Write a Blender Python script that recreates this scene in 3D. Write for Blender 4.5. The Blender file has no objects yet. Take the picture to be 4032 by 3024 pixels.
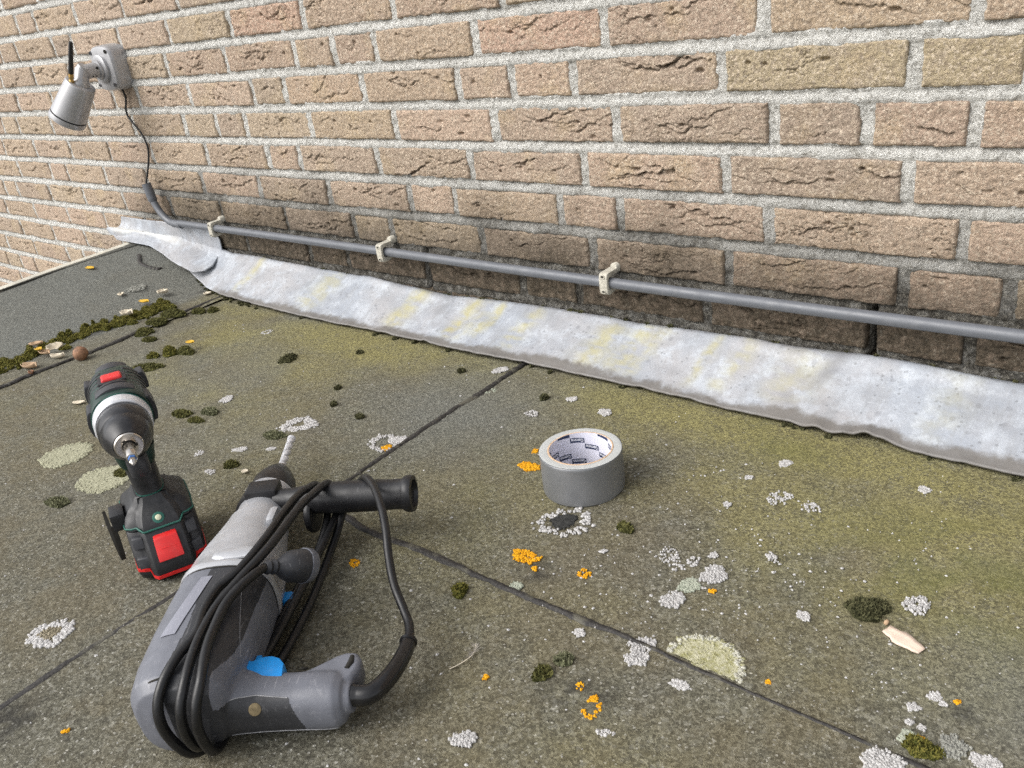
import bpy, bmesh, math, random
import numpy as np
from mathutils import Vector, Matrix

S = bpy.context.scene
C = S.collection
R_ = math.radians

# ------------------------------------------------------------------ camera
CAM_LOC = (0.0, -1.00497, 0.5370)
F_PX = 3380.1            # focal length in pixels of the 4032 px wide photograph
CAM_R = Matrix(((0.7622627, -0.1858993, 0.6199976),
                (0.6349838, 0.4004996, -0.6606025),
                (-0.1255033, 0.8972411, 0.4233290)))
cd = bpy.data.cameras.new('camera'); cam = bpy.data.objects.new('camera', cd); C.objects.link(cam)
cd.sensor_width = 36.0; cd.lens = F_PX / 4032 * 36.0; cd.clip_start = 0.01; cd.clip_end = 200
S.camera = cam
cam.location = CAM_LOC; cam.rotation_euler = CAM_R.to_euler()

# ------------------------------------------------------------------ light
SUN_EL, SUN_AZ = 45.0, 210.0     # azimuth the light comes from, clockwise from +Y
w = bpy.data.worlds.new("World"); S.world = w; w.use_nodes = True
nt = w.node_tree
bg = nt.nodes['Background']
sky = nt.nodes.new('ShaderNodeTexSky'); sky.sky_type = 'NISHITA'; sky.sun_disc = False
sky.sun_elevation = R_(SUN_EL); sky.sun_rotation = R_(SUN_AZ)
sky.air_density = 1.0; sky.dust_density = 4.0; sky.ozone_density = 1.0
hs = nt.nodes.new('ShaderNodeHueSaturation'); hs.inputs['Saturation'].default_value = 0.20
nt.links.new(sky.outputs[0], hs.inputs['Color']); nt.links.new(hs.outputs[0], bg.inputs[0])
bg.inputs[1].default_value = 0.15
sd = bpy.data.lights.new('sun', 'SUN'); sd.energy = 0.8; sd.angle = R_(50); sd.color = (1.0, 0.96, 0.90)
sun = bpy.data.objects.new('sun', sd); C.objects.link(sun)
az, el = R_(SUN_AZ), R_(SUN_EL)
sdir = Vector((math.sin(az) * math.cos(el), math.cos(az) * math.cos(el), math.sin(el)))
sun.rotation_euler = sdir.to_track_quat('Z', 'Y').to_euler(); sun.location = (0, -3, 4)
S.view_settings.view_transform = 'Standard'; S.view_settings.look = 'None'
S.view_settings.gamma = 1.0; S.view_settings.exposure = 0.74; S.view_settings.use_curve_mapping = False
S.cycles.use_denoising = False      # the film grain of the phone picture is closer than a smoothed render
S.cycles.max_bounces = 5; S.cycles.diffuse_bounces = 3; S.cycles.glossy_bounces = 3

# ------------------------------------------------------------------ noise helpers
_rng = np.random.RandomState(7)
_LAT = _rng.rand(16, 256, 256)
def vnoise(x, y, seed=0):
    L = _LAT[seed % 16]
    x = np.asarray(x, float) + 37.31 * seed; y = np.asarray(y, float) + 11.7 * seed
    xi = np.floor(x).astype(int); yi = np.floor(y).astype(int)
    fx = x - xi; fy = y - yi
    fx = fx * fx * (3 - 2 * fx); fy = fy * fy * (3 - 2 * fy)
    a = L[yi & 255, xi & 255]; b = L[yi & 255, (xi + 1) & 255]
    c = L[(yi + 1) & 255, xi & 255]; d = L[(yi + 1) & 255, (xi + 1) & 255]
    return (a * (1 - fx) + b * fx) * (1 - fy) + (c * (1 - fx) + d * fx) * fy
def fbm(x, y, seed=0, oct=4, gain=0.5):
    s = 0; a = 1; t = 0
    for i in range(oct):
        s = s + a * vnoise(x * 2 ** i, y * 2 ** i, seed + i); t += a; a *= gain
    return s / t
def sstep(a, b, x):
    t = np.clip((np.asarray(x, float) - a) / (b - a), 0, 1); return t * t * (3 - 2 * t)

# ------------------------------------------------------------------ object helpers
def tag(o, label=None, cat=None, group=None, kind=None):
    if label: o['label'] = label
    if cat: o['category'] = cat
    if group: o['group'] = group
    if kind: o['kind'] = kind
    return o
def empty(name, loc, rz=0.0, label=None, cat=None, group=None, rot=None):
    o = bpy.data.objects.new(name, None); C.objects.link(o); o.location = loc
    o.rotation_euler = rot if rot else (0, 0, rz); o.empty_display_size = 0.02
    return tag(o, label, cat, group)
def mesh_obj(name, me, m, parent=None, loc=None):
    o = bpy.data.objects.new(name, me); C.objects.link(o)
    if m is not None and len(me.materials) == 0: me.materials.append(m)
    if parent: o.parent = parent
    if loc: o.location = loc
    return o
def shade(me, smooth=True, angle=None):
    if smooth: me.shade_smooth()
    else: me.shade_flat()
    if angle is not None: me.set_sharp_from_angle(angle=R_(angle))
class MB:
    """collects vertices and faces of one mesh"""
    def __init__(s): s.v = []; s.f = []
    def add(s, vs, fs):
        n = len(s.v); s.v += [tuple(p) for p in vs]; s.f += [tuple(i + n for i in f) for f in fs]; return s
    def loft(s, rings, cap=True, closed=True):
        n = len(rings[0]); vs = [p for r in rings for p in r]; fs = []
        for i in range(len(rings) - 1):
            for j in range(n if closed else n - 1):
                k = (j + 1) % n
                fs.append((i * n + j, i * n + k, (i + 1) * n + k, (i + 1) * n + j))
        if cap:
            fs.append(tuple(range(n - 1, -1, -1))); fs.append(tuple((len(rings) - 1) * n + j for j in range(n)))
        return s.add(vs, fs)
    def tube(s, pts, rad, n=12, cap=True, flat=1.0):
        P = [Vector(p) for p in pts]; rings = []
        t0 = (P[1] - P[0]).normalized(); up = t0.orthogonal().normalized()
        for i, p in enumerate(P):
            t = (P[min(i + 1, len(P) - 1)] - P[max(i - 1, 0)]).normalized()
            up = (up - t * up.dot(t)).normalized(); sd_ = t.cross(up)
            r = rad[i] if hasattr(rad, '__len__') else rad
            rings.append([p + (up * math.cos(a) + sd_ * math.sin(a) * flat) * r for a in [2 * math.pi * k / n for k in range(n)]])
        return s.loft(rings, cap)
    def lathe(s, prof, o=(0, 0, 0), ax=(1, 0, 0), n=32, cap=True, wob=None):
        a = Vector(ax).normalized(); e1 = a.orthogonal().normalized(); e2 = a.cross(e1); o = Vector(o); rings = []
        for x, r in prof:
            rings.append([o + a * x + (e1 * math.cos(t) + e2 * math.sin(t)) * (r * (wob(x, t) if wob else 1)) for t in [2 * math.pi * k / n for k in range(n)]])
        return s.loft(rings, cap)
    def box(s, lo, hi, M=None, taper=0.0):
        x0, y0, z0 = lo; x1, y1, z1 = hi; tx, ty = taper * (x1 - x0), taper * (y1 - y0)
        vs = [(x0, y0, z0), (x1, y0, z0), (x1, y1, z0), (x0, y1, z0), (x0 + tx, y0 + ty, z1), (x1 - tx, y0 + ty, z1), (x1 - tx, y1 - ty, z1), (x0 + tx, y1 - ty, z1)]
        if M is not None: vs = [M @ Vector(v) for v in vs]
        return s.add(vs, [(3, 2, 1, 0), (4, 5, 6, 7), (0, 1, 5, 4), (1, 2, 6, 5), (2, 3, 7, 6), (3, 0, 4, 7)])
    def mesh(s, name):
        me = bpy.data.meshes.new(name); me.from_pydata(s.v, [], s.f); me.update(); return me
    def build(s, name, m, parent=None, smooth=True, angle=40, bevel=0.0, seg=2, loc=None):
        me = s.mesh(name)
        bm = bmesh.new(); bm.from_mesh(me)
        bmesh.ops.recalc_face_normals(bm, faces=bm.faces[:])
        if bevel > 0:
            ed = [e for e in bm.edges if len(e.link_faces) == 2 and e.calc_face_angle(0) > R_(30)]
            bmesh.ops.bevel(bm, geom=ed, offset=bevel, offset_type='OFFSET', segments=seg, profile=0.6, affect='EDGES', clamp_overlap=True)
        bm.to_mesh(me); bm.free(); shade(me, smooth, angle if smooth else None)
        return mesh_obj(name, me, m, parent, loc)
def crom(pts, k=8):
    P = [Vector(p) for p in pts]; P = [P[0] * 2 - P[1]] + P + [P[-1] * 2 - P[-2]]; out = []
    for i in range(1, len(P) - 2):
        for j in range(k):
            t = j / k; a, b, c, d = P[i - 1], P[i], P[i + 1], P[i + 2]
            out.append(0.5 * ((2 * b) + (c - a) * t + (2 * a - 5 * b + 4 * c - d) * t * t + (3 * b - a - 3 * c + d) * t ** 3))
    out.append(P[-2]); return out
def sellipse(c, e1, e2, a, b, n=28, p=2.5):
    c, e1, e2 = Vector(c), Vector(e1), Vector(e2); r = []
    for k in range(n):
        t = 2 * math.pi * k / n; ct, st = math.cos(t), math.sin(t)
        r.append(c + e1 * (a * math.copysign(abs(ct) ** (2 / p), ct)) + e2 * (b * math.copysign(abs(st) ** (2 / p), st)))
    return r
def grid_mesh(name, X, Y, Z):
    ny, nx = X.shape; v = np.stack([X, Y, Z], -1).reshape(-1, 3)
    idx = np.arange(nx * ny).reshape(ny, nx)
    f = np.stack([idx[:-1, :-1], idx[:-1, 1:], idx[1:, 1:], idx[1:, :-1]], -1).reshape(-1, 4)
    me = bpy.data.meshes.new(name)
    me.vertices.add(len(v)); me.vertices.foreach_set('co', v.astype(np.float32).ravel())
    me.loops.add(f.size); me.loops.foreach_set('vertex_index', f.astype(np.int32).ravel())
    me.polygons.add(len(f)); me.polygons.foreach_set('loop_start', np.arange(0, f.size, 4, dtype=np.int32))
    me.update(calc_edges=True); me.shade_smooth(); return me
def fattr(me, name, a):
    at = me.attributes.new(name, 'FLOAT', 'POINT'); at.data.foreach_set('value', np.asarray(a, np.float32).ravel())

# ------------------------------------------------------------------ material helpers
class G:
    def __init__(s, name, rough=0.6, metal=0.0, spec=0.5):
        s.m = bpy.data.materials.new(name); s.m.use_nodes = True; s.t = s.m.node_tree
        s.b = s.t.nodes['Principled BSDF']; s.b.inputs['Roughness'].default_value = rough
        s.b.inputs['Metallic'].default_value = metal; s.b.inputs['Specular IOR Level'].default_value = spec
    def n(s, ty, props=None, **inp):
        nd = s.t.nodes.new(ty)
        for k, v in (props or {}).items(): setattr(nd, k, v)
        for k, v in inp.items():
            k = int(k[1:]) if k[0] == '_' and k[1:].isdigit() else k.replace('_', ' ')
            s.put(nd.inputs[k], v)
        return nd
    def put(s, sock, v):
        if isinstance(v, bpy.types.NodeSocket): s.t.links.new(v, sock)
        elif isinstance(v, bpy.types.Node): s.t.links.new(v.outputs[0], sock)
        elif isinstance(v, tuple) and len(v) == 3 and sock.type == 'RGBA': sock.default_value = (*v, 1)
        else: sock.default_value = v
    def math(s, op, a, b=0.0, clamp=False): return s.n('ShaderNodeMath', dict(operation=op, use_clamp=clamp), _0=a, _1=b).outputs[0]
    def mix(s, f, a, b, mode='MIX'):
        nd = s.n('ShaderNodeMix', dict(data_type='RGBA', blend_type=mode)); s.put(nd.inputs[0], f); s.put(nd.inputs[6], a); s.put(nd.inputs[7], b); return nd.outputs[2]
    def obj(s): return s.n('ShaderNodeTexCoord').outputs['Object']
    def pos(s): return s.n('ShaderNodeNewGeometry').outputs['Position']
    def attr(s, name): return s.n('ShaderNodeAttribute', dict(attribute_name=name)).outputs['Fac']
    def oinfo(s): return s.n('ShaderNodeObjectInfo')
    def noise(s, vec, scale, detail=3.0, rough=0.55, col=False, w=None, dist=0.0):
        nd = s.n('ShaderNodeTexNoise', dict(noise_dimensions='4D' if w is not None else '3D'), Vector=vec, Scale=scale, Detail=detail, Roughness=rough, Distortion=dist)
        if w is not None: s.put(nd.inputs['W'], w)
        return nd.outputs['Color' if col else 'Fac']
    def voro(s, vec, scale, out='Color', feat='F1', rand=1.0):
        nd = s.n('ShaderNodeTexVoronoi', dict(feature=feat), Vector=vec, Scale=scale, Randomness=rand); return nd.outputs[out]
    def ss(s, x, a, b, lo=0.0, hi=1.0):
        nd = s.n('ShaderNodeMapRange', dict(interpolation_type='SMOOTHSTEP')); s.put(nd.inputs[0], x)
        for i, v in zip((1, 2, 3, 4), (a, b, lo, hi)): nd.inputs[i].default_value = v
        return nd.outputs[0]
    def xyz(s, vec): return s.n('ShaderNodeSeparateXYZ', _0=vec).outputs
    def ramp(s, f, stops):
        nd = s.n('ShaderNodeValToRGB', Fac=f); cr = nd.color_ramp
        while len(cr.elements) < len(stops): cr.elements.new(0.5)
        for e, (p, c) in zip(cr.elements, stops): e.position = p; e.color = (*c, 1)
        return nd.outputs[0]
    def bump(s, h, strength=0.5, dist=0.001): s.put(s.b.inputs['Normal'], s.n('ShaderNodeBump', Height=h, Strength=strength, Distance=dist))
    def color(s, c): s.put(s.b.inputs['Base Color'], c); return s
    def rough(s, r): s.put(s.b.inputs['Roughness'], r); return s

def plastic(name, col, rough=0.45, var=0.25, scale=60, dust=0.0, dustcol=(0.35, 0.34, 0.32), metal=0.0, spec=0.5, bump=0.15, bscale=900):
    g = G(name, rough, metal, spec); p = g.obj()
    n1 = g.noise(p, scale, 4)
    c = g.mix(g.ss(n1, 0.3, 0.7), tuple(x * (1 - var) for x in col), tuple(min(1, x * (1 + var)) for x in col))
    if dust > 0:
        d = g.math('MULTIPLY', g.ss(g.noise(p, scale * 2.3, 6, 0.7), 0.48, 0.75), dust)
        c = g.mix(d, c, dustcol)
    g.color(c); g.rough(g.ss(g.noise(p, scale * 1.7, 4), 0.2, 0.8, max(0.05, rough - 0.1), min(1, rough + 0.14)))
    if bump: g.bump(g.noise(p, bscale, 2), bump, 0.0006)
    return g.m
# ------------------------------------------------------------------ setting materials
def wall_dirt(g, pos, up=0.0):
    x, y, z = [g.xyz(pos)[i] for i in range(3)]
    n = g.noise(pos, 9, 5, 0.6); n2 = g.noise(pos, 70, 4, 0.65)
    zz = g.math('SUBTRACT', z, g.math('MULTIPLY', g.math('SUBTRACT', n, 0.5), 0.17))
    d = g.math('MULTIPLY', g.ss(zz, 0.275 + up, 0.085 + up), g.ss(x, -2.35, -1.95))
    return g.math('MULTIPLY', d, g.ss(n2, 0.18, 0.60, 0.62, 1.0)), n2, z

def brick_material():
    g = G('brick_clay', 0.92, 0, 0.25); p = g.pos(); oi = g.oinfo(); rnd = g.math('MULTIPLY', oi.outputs['Random'], 60.0)
    base = oi.outputs['Color']
    blot = g.noise(p, 15, 4, 0.6, w=rnd); blot2 = g.noise(p, 30, 4, 0.6, w=g.math('ADD', rnd, 9.0))
    c = g.mix(g.ss(blot, 0.50, 0.72, 0, 0.55), base, (0.50, 0.385, 0.235))
    c = g.mix(g.ss(blot2, 0.52, 0.72, 0, 0.45), c, (0.40, 0.325, 0.265))
    grit = g.noise(p, 330, 3, 0.8); grit2 = g.noise(p, 125, 5, 0.75); fine = g.noise(p, 800, 2, 0.7)
    c = g.mix(g.ss(grit, 0.52, 0.68, 0, 0.45), c, (0.22, 0.170, 0.130))
    c = g.mix(g.ss(grit2, 0.56, 0.70, 0, 0.40), c, (0.24, 0.188, 0.148))
    c = g.mix(g.ss(fine, 0.56, 0.72, 0, 0.35), c, (0.18, 0.14, 0.108))
    cell = g.xyz(g.voro(p, 430))[0]; cell2 = g.xyz(g.voro(p, 270))[1]
    c = g.mix(g.ss(cell, 0.64, 0.97, 0, 0.45), c, (0.20, 0.156, 0.122)); c = g.mix(g.ss(cell, 0.30, 0.04, 0, 0.6), c, (0.66, 0.56, 0.44)); c = g.mix(g.ss(cell2, 0.84, 0.97, 0, 0.45), c, (0.20, 0.155, 0.118))
    c = g.mix(g.ss(grit, 0.47, 0.30, 0, 0.5), c, (0.64, 0.54, 0.42))
    c = g.mix(g.ss(g.noise(p, 240, 3, 0.8), 0.60, 0.70, 0, 0.4), c, (0.56, 0.50, 0.42))
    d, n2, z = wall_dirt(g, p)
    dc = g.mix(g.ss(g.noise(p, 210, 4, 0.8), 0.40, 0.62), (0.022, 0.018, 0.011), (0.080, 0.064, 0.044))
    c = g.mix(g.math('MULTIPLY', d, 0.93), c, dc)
    sp = g.math('MULTIPLY', g.ss(g.noise(p, 300, 3, 0.8), 0.58, 0.70), g.ss(z, 0.23, 0.07, 0, 0.55))
    c = g.mix(sp, c, (0.30, 0.275, 0.225))
    g.color(c)
    h = g.math('ADD', g.math('ADD', g.math('MULTIPLY', grit, 0.7), g.math('MULTIPLY', fine, 0.5)), g.math('MULTIPLY', grit2, 0.25)); g.bump(h, 1.0, 0.0034)
    return g.m
def mortar_material():
    g = G('sandy_mortar', 0.95, 0, 0.2); p = g.pos()
    f = g.noise(p, 380, 3, 0.8); m_ = g.noise(p, 150, 5, 0.8); l = g.noise(p, 14, 4); ff = g.noise(p, 850, 2, 0.7)
    c = g.mix(g.ss(l, 0.3, 0.7), (0.72, 0.71, 0.665), (0.82, 0.81, 0.765))
    c = g.mix(g.ss(f, 0.52, 0.66, 0, 0.55), c, (0.40, 0.38, 0.335))
    c = g.mix(g.ss(ff, 0.56, 0.70, 0, 0.4), c, (0.32, 0.305, 0.27))
    c = g.mix(g.ss(m_, 0.60, 0.72, 0, 0.4), c, (0.40, 0.385, 0.34))
    cell = g.xyz(g.voro(p, 420))[0]; cell2 = g.xyz(g.voro(p, 240))[1]
    c = g.mix(g.ss(cell, 0.64, 0.97, 0, 0.52), c, (0.34, 0.325, 0.285)); c = g.mix(g.ss(cell2, 0.83, 0.96, 0, 0.55), c, (0.30, 0.285, 0.25))
    c = g.mix(g.ss(f, 0.46, 0.32, 0, 0.6), c, (0.84, 0.83, 0.79))
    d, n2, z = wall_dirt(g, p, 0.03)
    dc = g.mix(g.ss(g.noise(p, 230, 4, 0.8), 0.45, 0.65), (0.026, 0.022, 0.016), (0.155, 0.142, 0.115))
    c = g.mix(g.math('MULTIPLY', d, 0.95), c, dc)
    g.color(c); g.bump(g.math('ADD', g.math('ADD', f, m_), g.math('MULTIPLY', cell, -0.35)), 1.0, 0.0050); return g.m
def felt_material():
    g = G('mineral_felt', 0.9, 0, 0.3); p = g.pos()
    v = g.xyz(g.voro(p, 500))[0]; v2 = g.xyz(g.voro(p, 560))[0]; v3 = g.xyz(g.voro(p, 260))[1]
    n = g.noise(p, 560, 3, 0.75); l = g.noise(p, 6, 5, 0.6); md = g.noise(p, 30, 5, 0.65); lo = g.noise(p, 230, 4, 0.8)
    tone = g.math('ADD', g.math('ADD', g.math('MULTIPLY', v, 0.46), g.math('MULTIPLY', n, 0.24)), g.math('MULTIPLY', lo, 0.30))
    c = g.ramp(tone, [(0.15, (0.040, 0.039, 0.030)), (0.38, (0.094, 0.090, 0.068)), (0.58, (0.140, 0.135, 0.103)), (0.78, (0.215, 0.21, 0.172)), (0.94, (0.38, 0.375, 0.33))])
    c = g.mix(g.ss(lo, 0.56, 0.68, 0, 0.45), c, (0.30, 0.295, 0.25)); c = g.mix(g.ss(lo, 0.43, 0.32, 0, 0.55), c, (0.045, 0.043, 0.034)); c = g.mix(g.ss(v3, 0.84, 0.97, 0, 0.5), c, (0.27, 0.265, 0.225)); c = g.mix(g.ss(v3, 0.14, 0.04, 0, 0.6), c, (0.045, 0.042, 0.034)); c = g.mix(g.ss(v2, 0.965, 0.985, 0, 0.7), c, (0.48, 0.47, 0.42))
    br = g.mix(g.ss(g.math('ADD', l, g.math('MULTIPLY', g.math('SUBTRACT', md, 0.5), 0.6)), 0.35, 0.65, 0.08, 0.48), c, g.mix(tone, (0.050, 0.040, 0.018), (0.240, 0.200, 0.122)))
    alg = g.attr('algae'); an = g.math('MULTIPLY', alg, g.ss(g.math('ADD', g.math('MULTIPLY', v, 0.35), g.math('MULTIPLY', md, 0.65)), 0.25, 0.60, 0.45, 1.0))
    gc = g.mix(tone, (0.060, 0.050, 0.012), (0.400, 0.365, 0.155))
    c = g.mix(g.math('MULTIPLY', an, 0.88), br, gc)
    gr = g.attr('green'); c = g.mix(g.math('MULTIPLY', gr, g.ss(n, 0.3, 0.6, 0.2, 0.75)), c, (0.125, 0.130, 0.034))
    sl = g.attr('slate'); c = g.mix(g.math('MULTIPLY', sl, 0.85), c, g.mix(tone, (0.030, 0.033, 0.031), (0.275, 0.285, 0.262)))
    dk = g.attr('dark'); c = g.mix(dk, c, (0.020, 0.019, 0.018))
    g.color(c); g.bump(g.math('ADD', g.math('MULTIPLY', v, 0.5), n), 0.9, 0.0016); return g.m
def bitumen_material():
    g = G('bitumen', 0.62, 0, 0.4); p = g.pos(); n = g.noise(p, 300, 4, 0.7); l = g.noise(p, 40, 4, 0.6)
    c = g.mix(g.ss(n, 0.45, 0.7), (0.022, 0.020, 0.019), (0.062, 0.057, 0.050))
    c = g.mix(g.ss(l, 0.54, 0.66, 0, 0.85), c, (0.100, 0.094, 0.072))
    g.color(c); g.bump(n, 0.7, 0.0015); return g.m
def lead_material():
    g = G('weathered_lead', 0.55, 0.0, 0.5); p = g.pos()
    l = g.noise(p, 26, 6, 0.7); f = g.noise(p, 150, 5, 0.75); big = g.noise(p, 6, 4, 0.6); ff = g.noise(p, 420, 3, 0.7)
    st = g.noise(g.n('ShaderNodeMapping', Vector=p, Scale=(1, .22, .22)).outputs[0], 60, 5, 0.7)
    c = g.mix(g.ss(big, 0.38, 0.62), (0.310, 0.335, 0.375), (0.350, 0.350, 0.362))
    c = g.mix(g.ss(l, 0.46, 0.64, 0, 0.7), c, (0.47, 0.505, 0.55))
    c = g.mix(g.ss(st, 0.50, 0.66, 0, 0.55), c, (0.275, 0.285, 0.30))
    c = g.mix(g.ss(f, 0.50, 0.68, 0, 0.40), c, (0.255, 0.262, 0.275)); c = g.mix(g.ss(ff, 0.52, 0.68, 0, 0.3), c, (0.22, 0.225, 0.235))
    c = g.mix(g.ss(f, 0.44, 0.30, 0, 0.5), c, (0.50, 0.52, 0.545))
    spots = g.math('MULTIPLY', g.ss(g.voro(p, 62, 'Distance'), 0.30, 0.16), g.ss(g.xyz(g.voro(p, 62))[0], 0.66, 0.72))
    c = g.mix(g.math('MULTIPLY', spots, 0.42), c, (0.17, 0.175, 0.19))
    spots2 = g.math('MULTIPLY', g.ss(g.voro(p, 150, 'Distance'), 0.30, 0.20), g.ss(g.xyz(g.voro(p, 150))[1], 0.78, 0.82))
    c = g.mix(g.math('MULTIPLY', spots2, 0.5), c, (0.13, 0.135, 0.145))
    c = g.mix(g.math('MULTIPLY', g.attr('yellow'), g.ss(f, 0.30, 0.56, 0.55, 1.0)), c, (0.40, 0.37, 0.195))
    c = g.mix(g.attr('grey'), c, (0.18, 0.18, 0.19))
    bn = g.math('ADD', g.attr('brown'), g.math('MULTIPLY', g.math('SUBTRACT', g.noise(p, 110, 5, 0.75), 0.5), 0.8))
    c = g.mix(g.ss(bn, 0.30, 0.85, 0, 0.85), c, (0.135, 0.122, 0.107))
    c = g.mix(g.attr('painted_sheen'), c, (0.66, 0.66, 0.635))  # bright reflection on the lead, mixed into the base colour
    g.color(c); g.rough(g.ss(f, 0.3, 0.7, 0.45, 0.70)); g.bump(g.math('ADD', f, g.math('MULTIPLY', l, 1.2)), 0.25, 0.002); return g.m
M_BRICK, M_MORTAR, M_FELT, M_BIT, M_LEAD = brick_material(), mortar_material(), felt_material(), bitumen_material(), lead_material()

# ------------------------------------------------------------------ brick wall
P_, BH = 0.0625, 0.0478
def zbot(k): return 0.4415 - P_ * k
JOINTS = {
 -3: [-2.530, -2.316, -2.094], -2: [-2.479, -2.370, -2.149, -1.927, -1.704, -1.482], -1: [-2.642, -2.533, -2.313, -2.207, -1.977, -1.767, -1.542, -1.316, -1.086, -0.862, -0.640],
 0: [-2.698, -2.480, -2.273, -2.037, -1.811, -1.585, -1.360, -1.252, -1.144, -0.921, -0.693, -0.471, -0.246],
 1: [-2.644, -2.420, -2.200, -2.088, -1.973, -1.751, -1.521, -1.416, -1.192, -0.969, -0.861, -0.750, -0.526, -0.301],
 2: [-2.802, -2.697, -2.473, -2.258, -2.030, -1.802, -1.678, -1.572, -1.361, -1.127, -0.905, -0.683, -0.459, -0.348, -0.237],
 3: [-2.857, -2.638, -2.414, -2.196, -1.982, -1.745, -1.521, -1.417, -1.190, -0.969, -0.744, -0.522, -0.300],
 4: [-2.804, -2.584, -2.482, -2.259, -2.045, -1.797, -1.577, -1.350, -1.125, -1.016, -0.796, -0.689, -0.465, -0.239],
 5: [-2.965, -2.872, -2.640, -2.426, -2.200, -1.969, -1.750, -1.510, -1.295, -1.188, -0.966, -0.741, -0.521, -0.297],
 6: [-3.020, -2.800, -2.571, -2.344, -2.122, -1.900, -1.677, -1.455, -1.333, -1.111, -0.889, -0.777, -0.555, -0.331],
 7: [-2.953, -2.724, -2.507, -2.285], 8: [-3.124, -2.905, -2.671, -2.560, -2.338], 9: [-3.179, -3.067, -2.951, -2.729],
 10: [-3.119, -2.897], 11: [-3.377, -3.155, -2.933]}
MORTAR_GAP = 0.0135
rb = random.Random(11)
def course_joints(k):
    j = list(JOINTS.get(k, [-1.0 + 0.111 * (k % 2) + 0.037 * (k % 3)]))
    while j[-1] < 1.2: j.append(j[-1] + (0.222 if rb.random() < .8 else 0.111))
    while j[0] > -4.0: j.insert(0, j[0] - (0.222 if rb.random() < .8 else 0.111))
    return j
PALETTE = [(0.445, 0.342, 0.255), (0.46, 0.355, 0.258), (0.465, 0.35, 0.266), (0.42, 0.325, 0.246), (0.455, 0.363, 0.262), (0.445, 0.333, 0.25), (0.4, 0.313, 0.24), (0.45, 0.345, 0.262)]
SPECIAL = {(-1, -1.542): (0.49, 0.335, 0.25), (-1, -0.862): (0.46, 0.36, 0.25), (0, -1.144): (0.45, 0.345, 0.25), (0, -0.921): (0.50, 0.35, 0.265), (0, -0.246): (0.44, 0.335, 0.245),
           (1, -0.526): (0.43, 0.355, 0.235), (1, -0.301): (0.42, 0.345, 0.225), (0, -0.471): (0.46, 0.355, 0.25), (1, -1.416): (0.47, 0.35, 0.25), (1, -1.521): (0.39, 0.31, 0.23),
           (1, -1.192): (0.45, 0.345, 0.25), (-1, -1.767): (0.44, 0.352, 0.245), (3, -1.190): (0.38, 0.295, 0.22), (2, -1.361): (0.45, 0.35, 0.245), (-1, -1.316): (0.44, 0.335, 0.25)}
def brick_face(L, H, seed, step, plain=False):
    """front face of one hand-moulded brick: folds, holes and worn arrises as relief; x along, z up, y into the wall"""
    r = random.Random(seed); nx = max(6, int(L / step)); nz = max(4, int(H / step))
    x = np.linspace(0, L, nx + 1); z = np.linspace(0, H, nz + 1); X, Z = np.meshgrid(x, z); sx, sz = seed * 3.17, seed * 1.93
    d = (fbm(X * 14 + sx, Z * 14 + sz, 1, 3) - 0.5) * 0.0026
    d += (fbm(X * 150 + sx, Z * 230 + sz, 2, 4, .65) - 0.5) * 0.0030
    if not plain:
        nf = r.choice([2, 3, 4, 5, 6, 7]) if L > 0.15 else r.choice([0, 0, 1, 1, 2])
        cx, cz = L * r.uniform(.35, .65), H * r.uniform(.45, .72)
        for q in range(nf):
            ln = r.uniform(.25, .85) * min(L, .16); xc = cx + r.gauss(0, .22) * L; zc = cz + r.gauss(0, .20) * H
            amp = r.choice([.002, .003, .0045, .007, .010]) * r.uniform(.7, 1.2); sag = r.uniform(-.3, 1.0) * H * .30
            t = (X - xc) / (ln / 2); zl = zc + sag * (t * t - .5) + (fbm(X * 55 + q * 5 + sx, X * 0 + q, 3, 3) - .5) * .014 + (vnoise(X * 210 + sx, X * 0 + q, 5) - .5) * .004 + r.uniform(-.25, .25) * (X - xc)
            fade = np.clip(1 - t * t, 0, 1) ** .6 * sstep(.22, .55, fbm(X * 40 + q * 9 + sx, Z * 0 + q, 7, 2))
            s = zl - Z; wd = r.uniform(.0011, .0028)
            d += amp * fade * np.where(s > 0, np.exp(-s / wd) * 1.0, -.22 * np.exp(s / .005))
        for q in range(r.randint(1, 4) if L > .15 else r.randint(0, 1)):
            hx, hz = cx + r.gauss(0, .2) * L, cz + r.gauss(0, .18) * H
            a, b = r.uniform(.002, .0055), r.uniform(.0014, .003)
            e = ((X - hx + (vnoise(X * 260, Z * 260, q) - .5) * .005) / a) ** 2 + ((Z - hz) / b) ** 2
            d += np.exp(-e ** 1.5) * r.uniform(.004, .009)
        n = fbm(X * 46 + sx, Z * 95 + sz, 9, 4); d += .0045 * np.exp(-np.abs(n - .5) / .012) * sstep(.50, .68, fbm(X * 17 + sx, Z * 20 + sz, 4, 2)) * r.choice([.2, .6, 1]) * (1 if L > .15 else .3)
    e = np.minimum(np.minimum(X, L - X), np.minimum(Z, H - Z) * 1.15) + (fbm(X * 60 + sx, Z * 75 + sz, 6, 4, .6) - .5) * .0058
    ct = np.minimum(np.hypot(np.maximum(.006 - X, 0), np.maximum(.006 - Z, 0)), 1)
    d += .0050 * np.exp(-np.clip(e, 0, 1) / .0009) + ct * .10
    return X, d, Z
def brick_mesh(L, H, seed, step):
    X, Y, Z = brick_face(L, H, seed, step); ny, nx = X.shape
    # add a skirt so the brick has sides running back into the mortar
    def ring(A, B): return np.concatenate([A[:1], A, A[-1:]], 0) if B is None else A
    Xs = np.pad(X, 1, mode='edge'); Zs = np.pad(Z, 1, mode='edge'); Ys = np.pad(Y, 1, mode='edge')
    Ys[0, :] = Ys[-1, :] = .07; Ys[:, 0] = Ys[:, -1] = .07
    return grid_mesh('brick', Xs, Ys, Zs)
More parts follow.
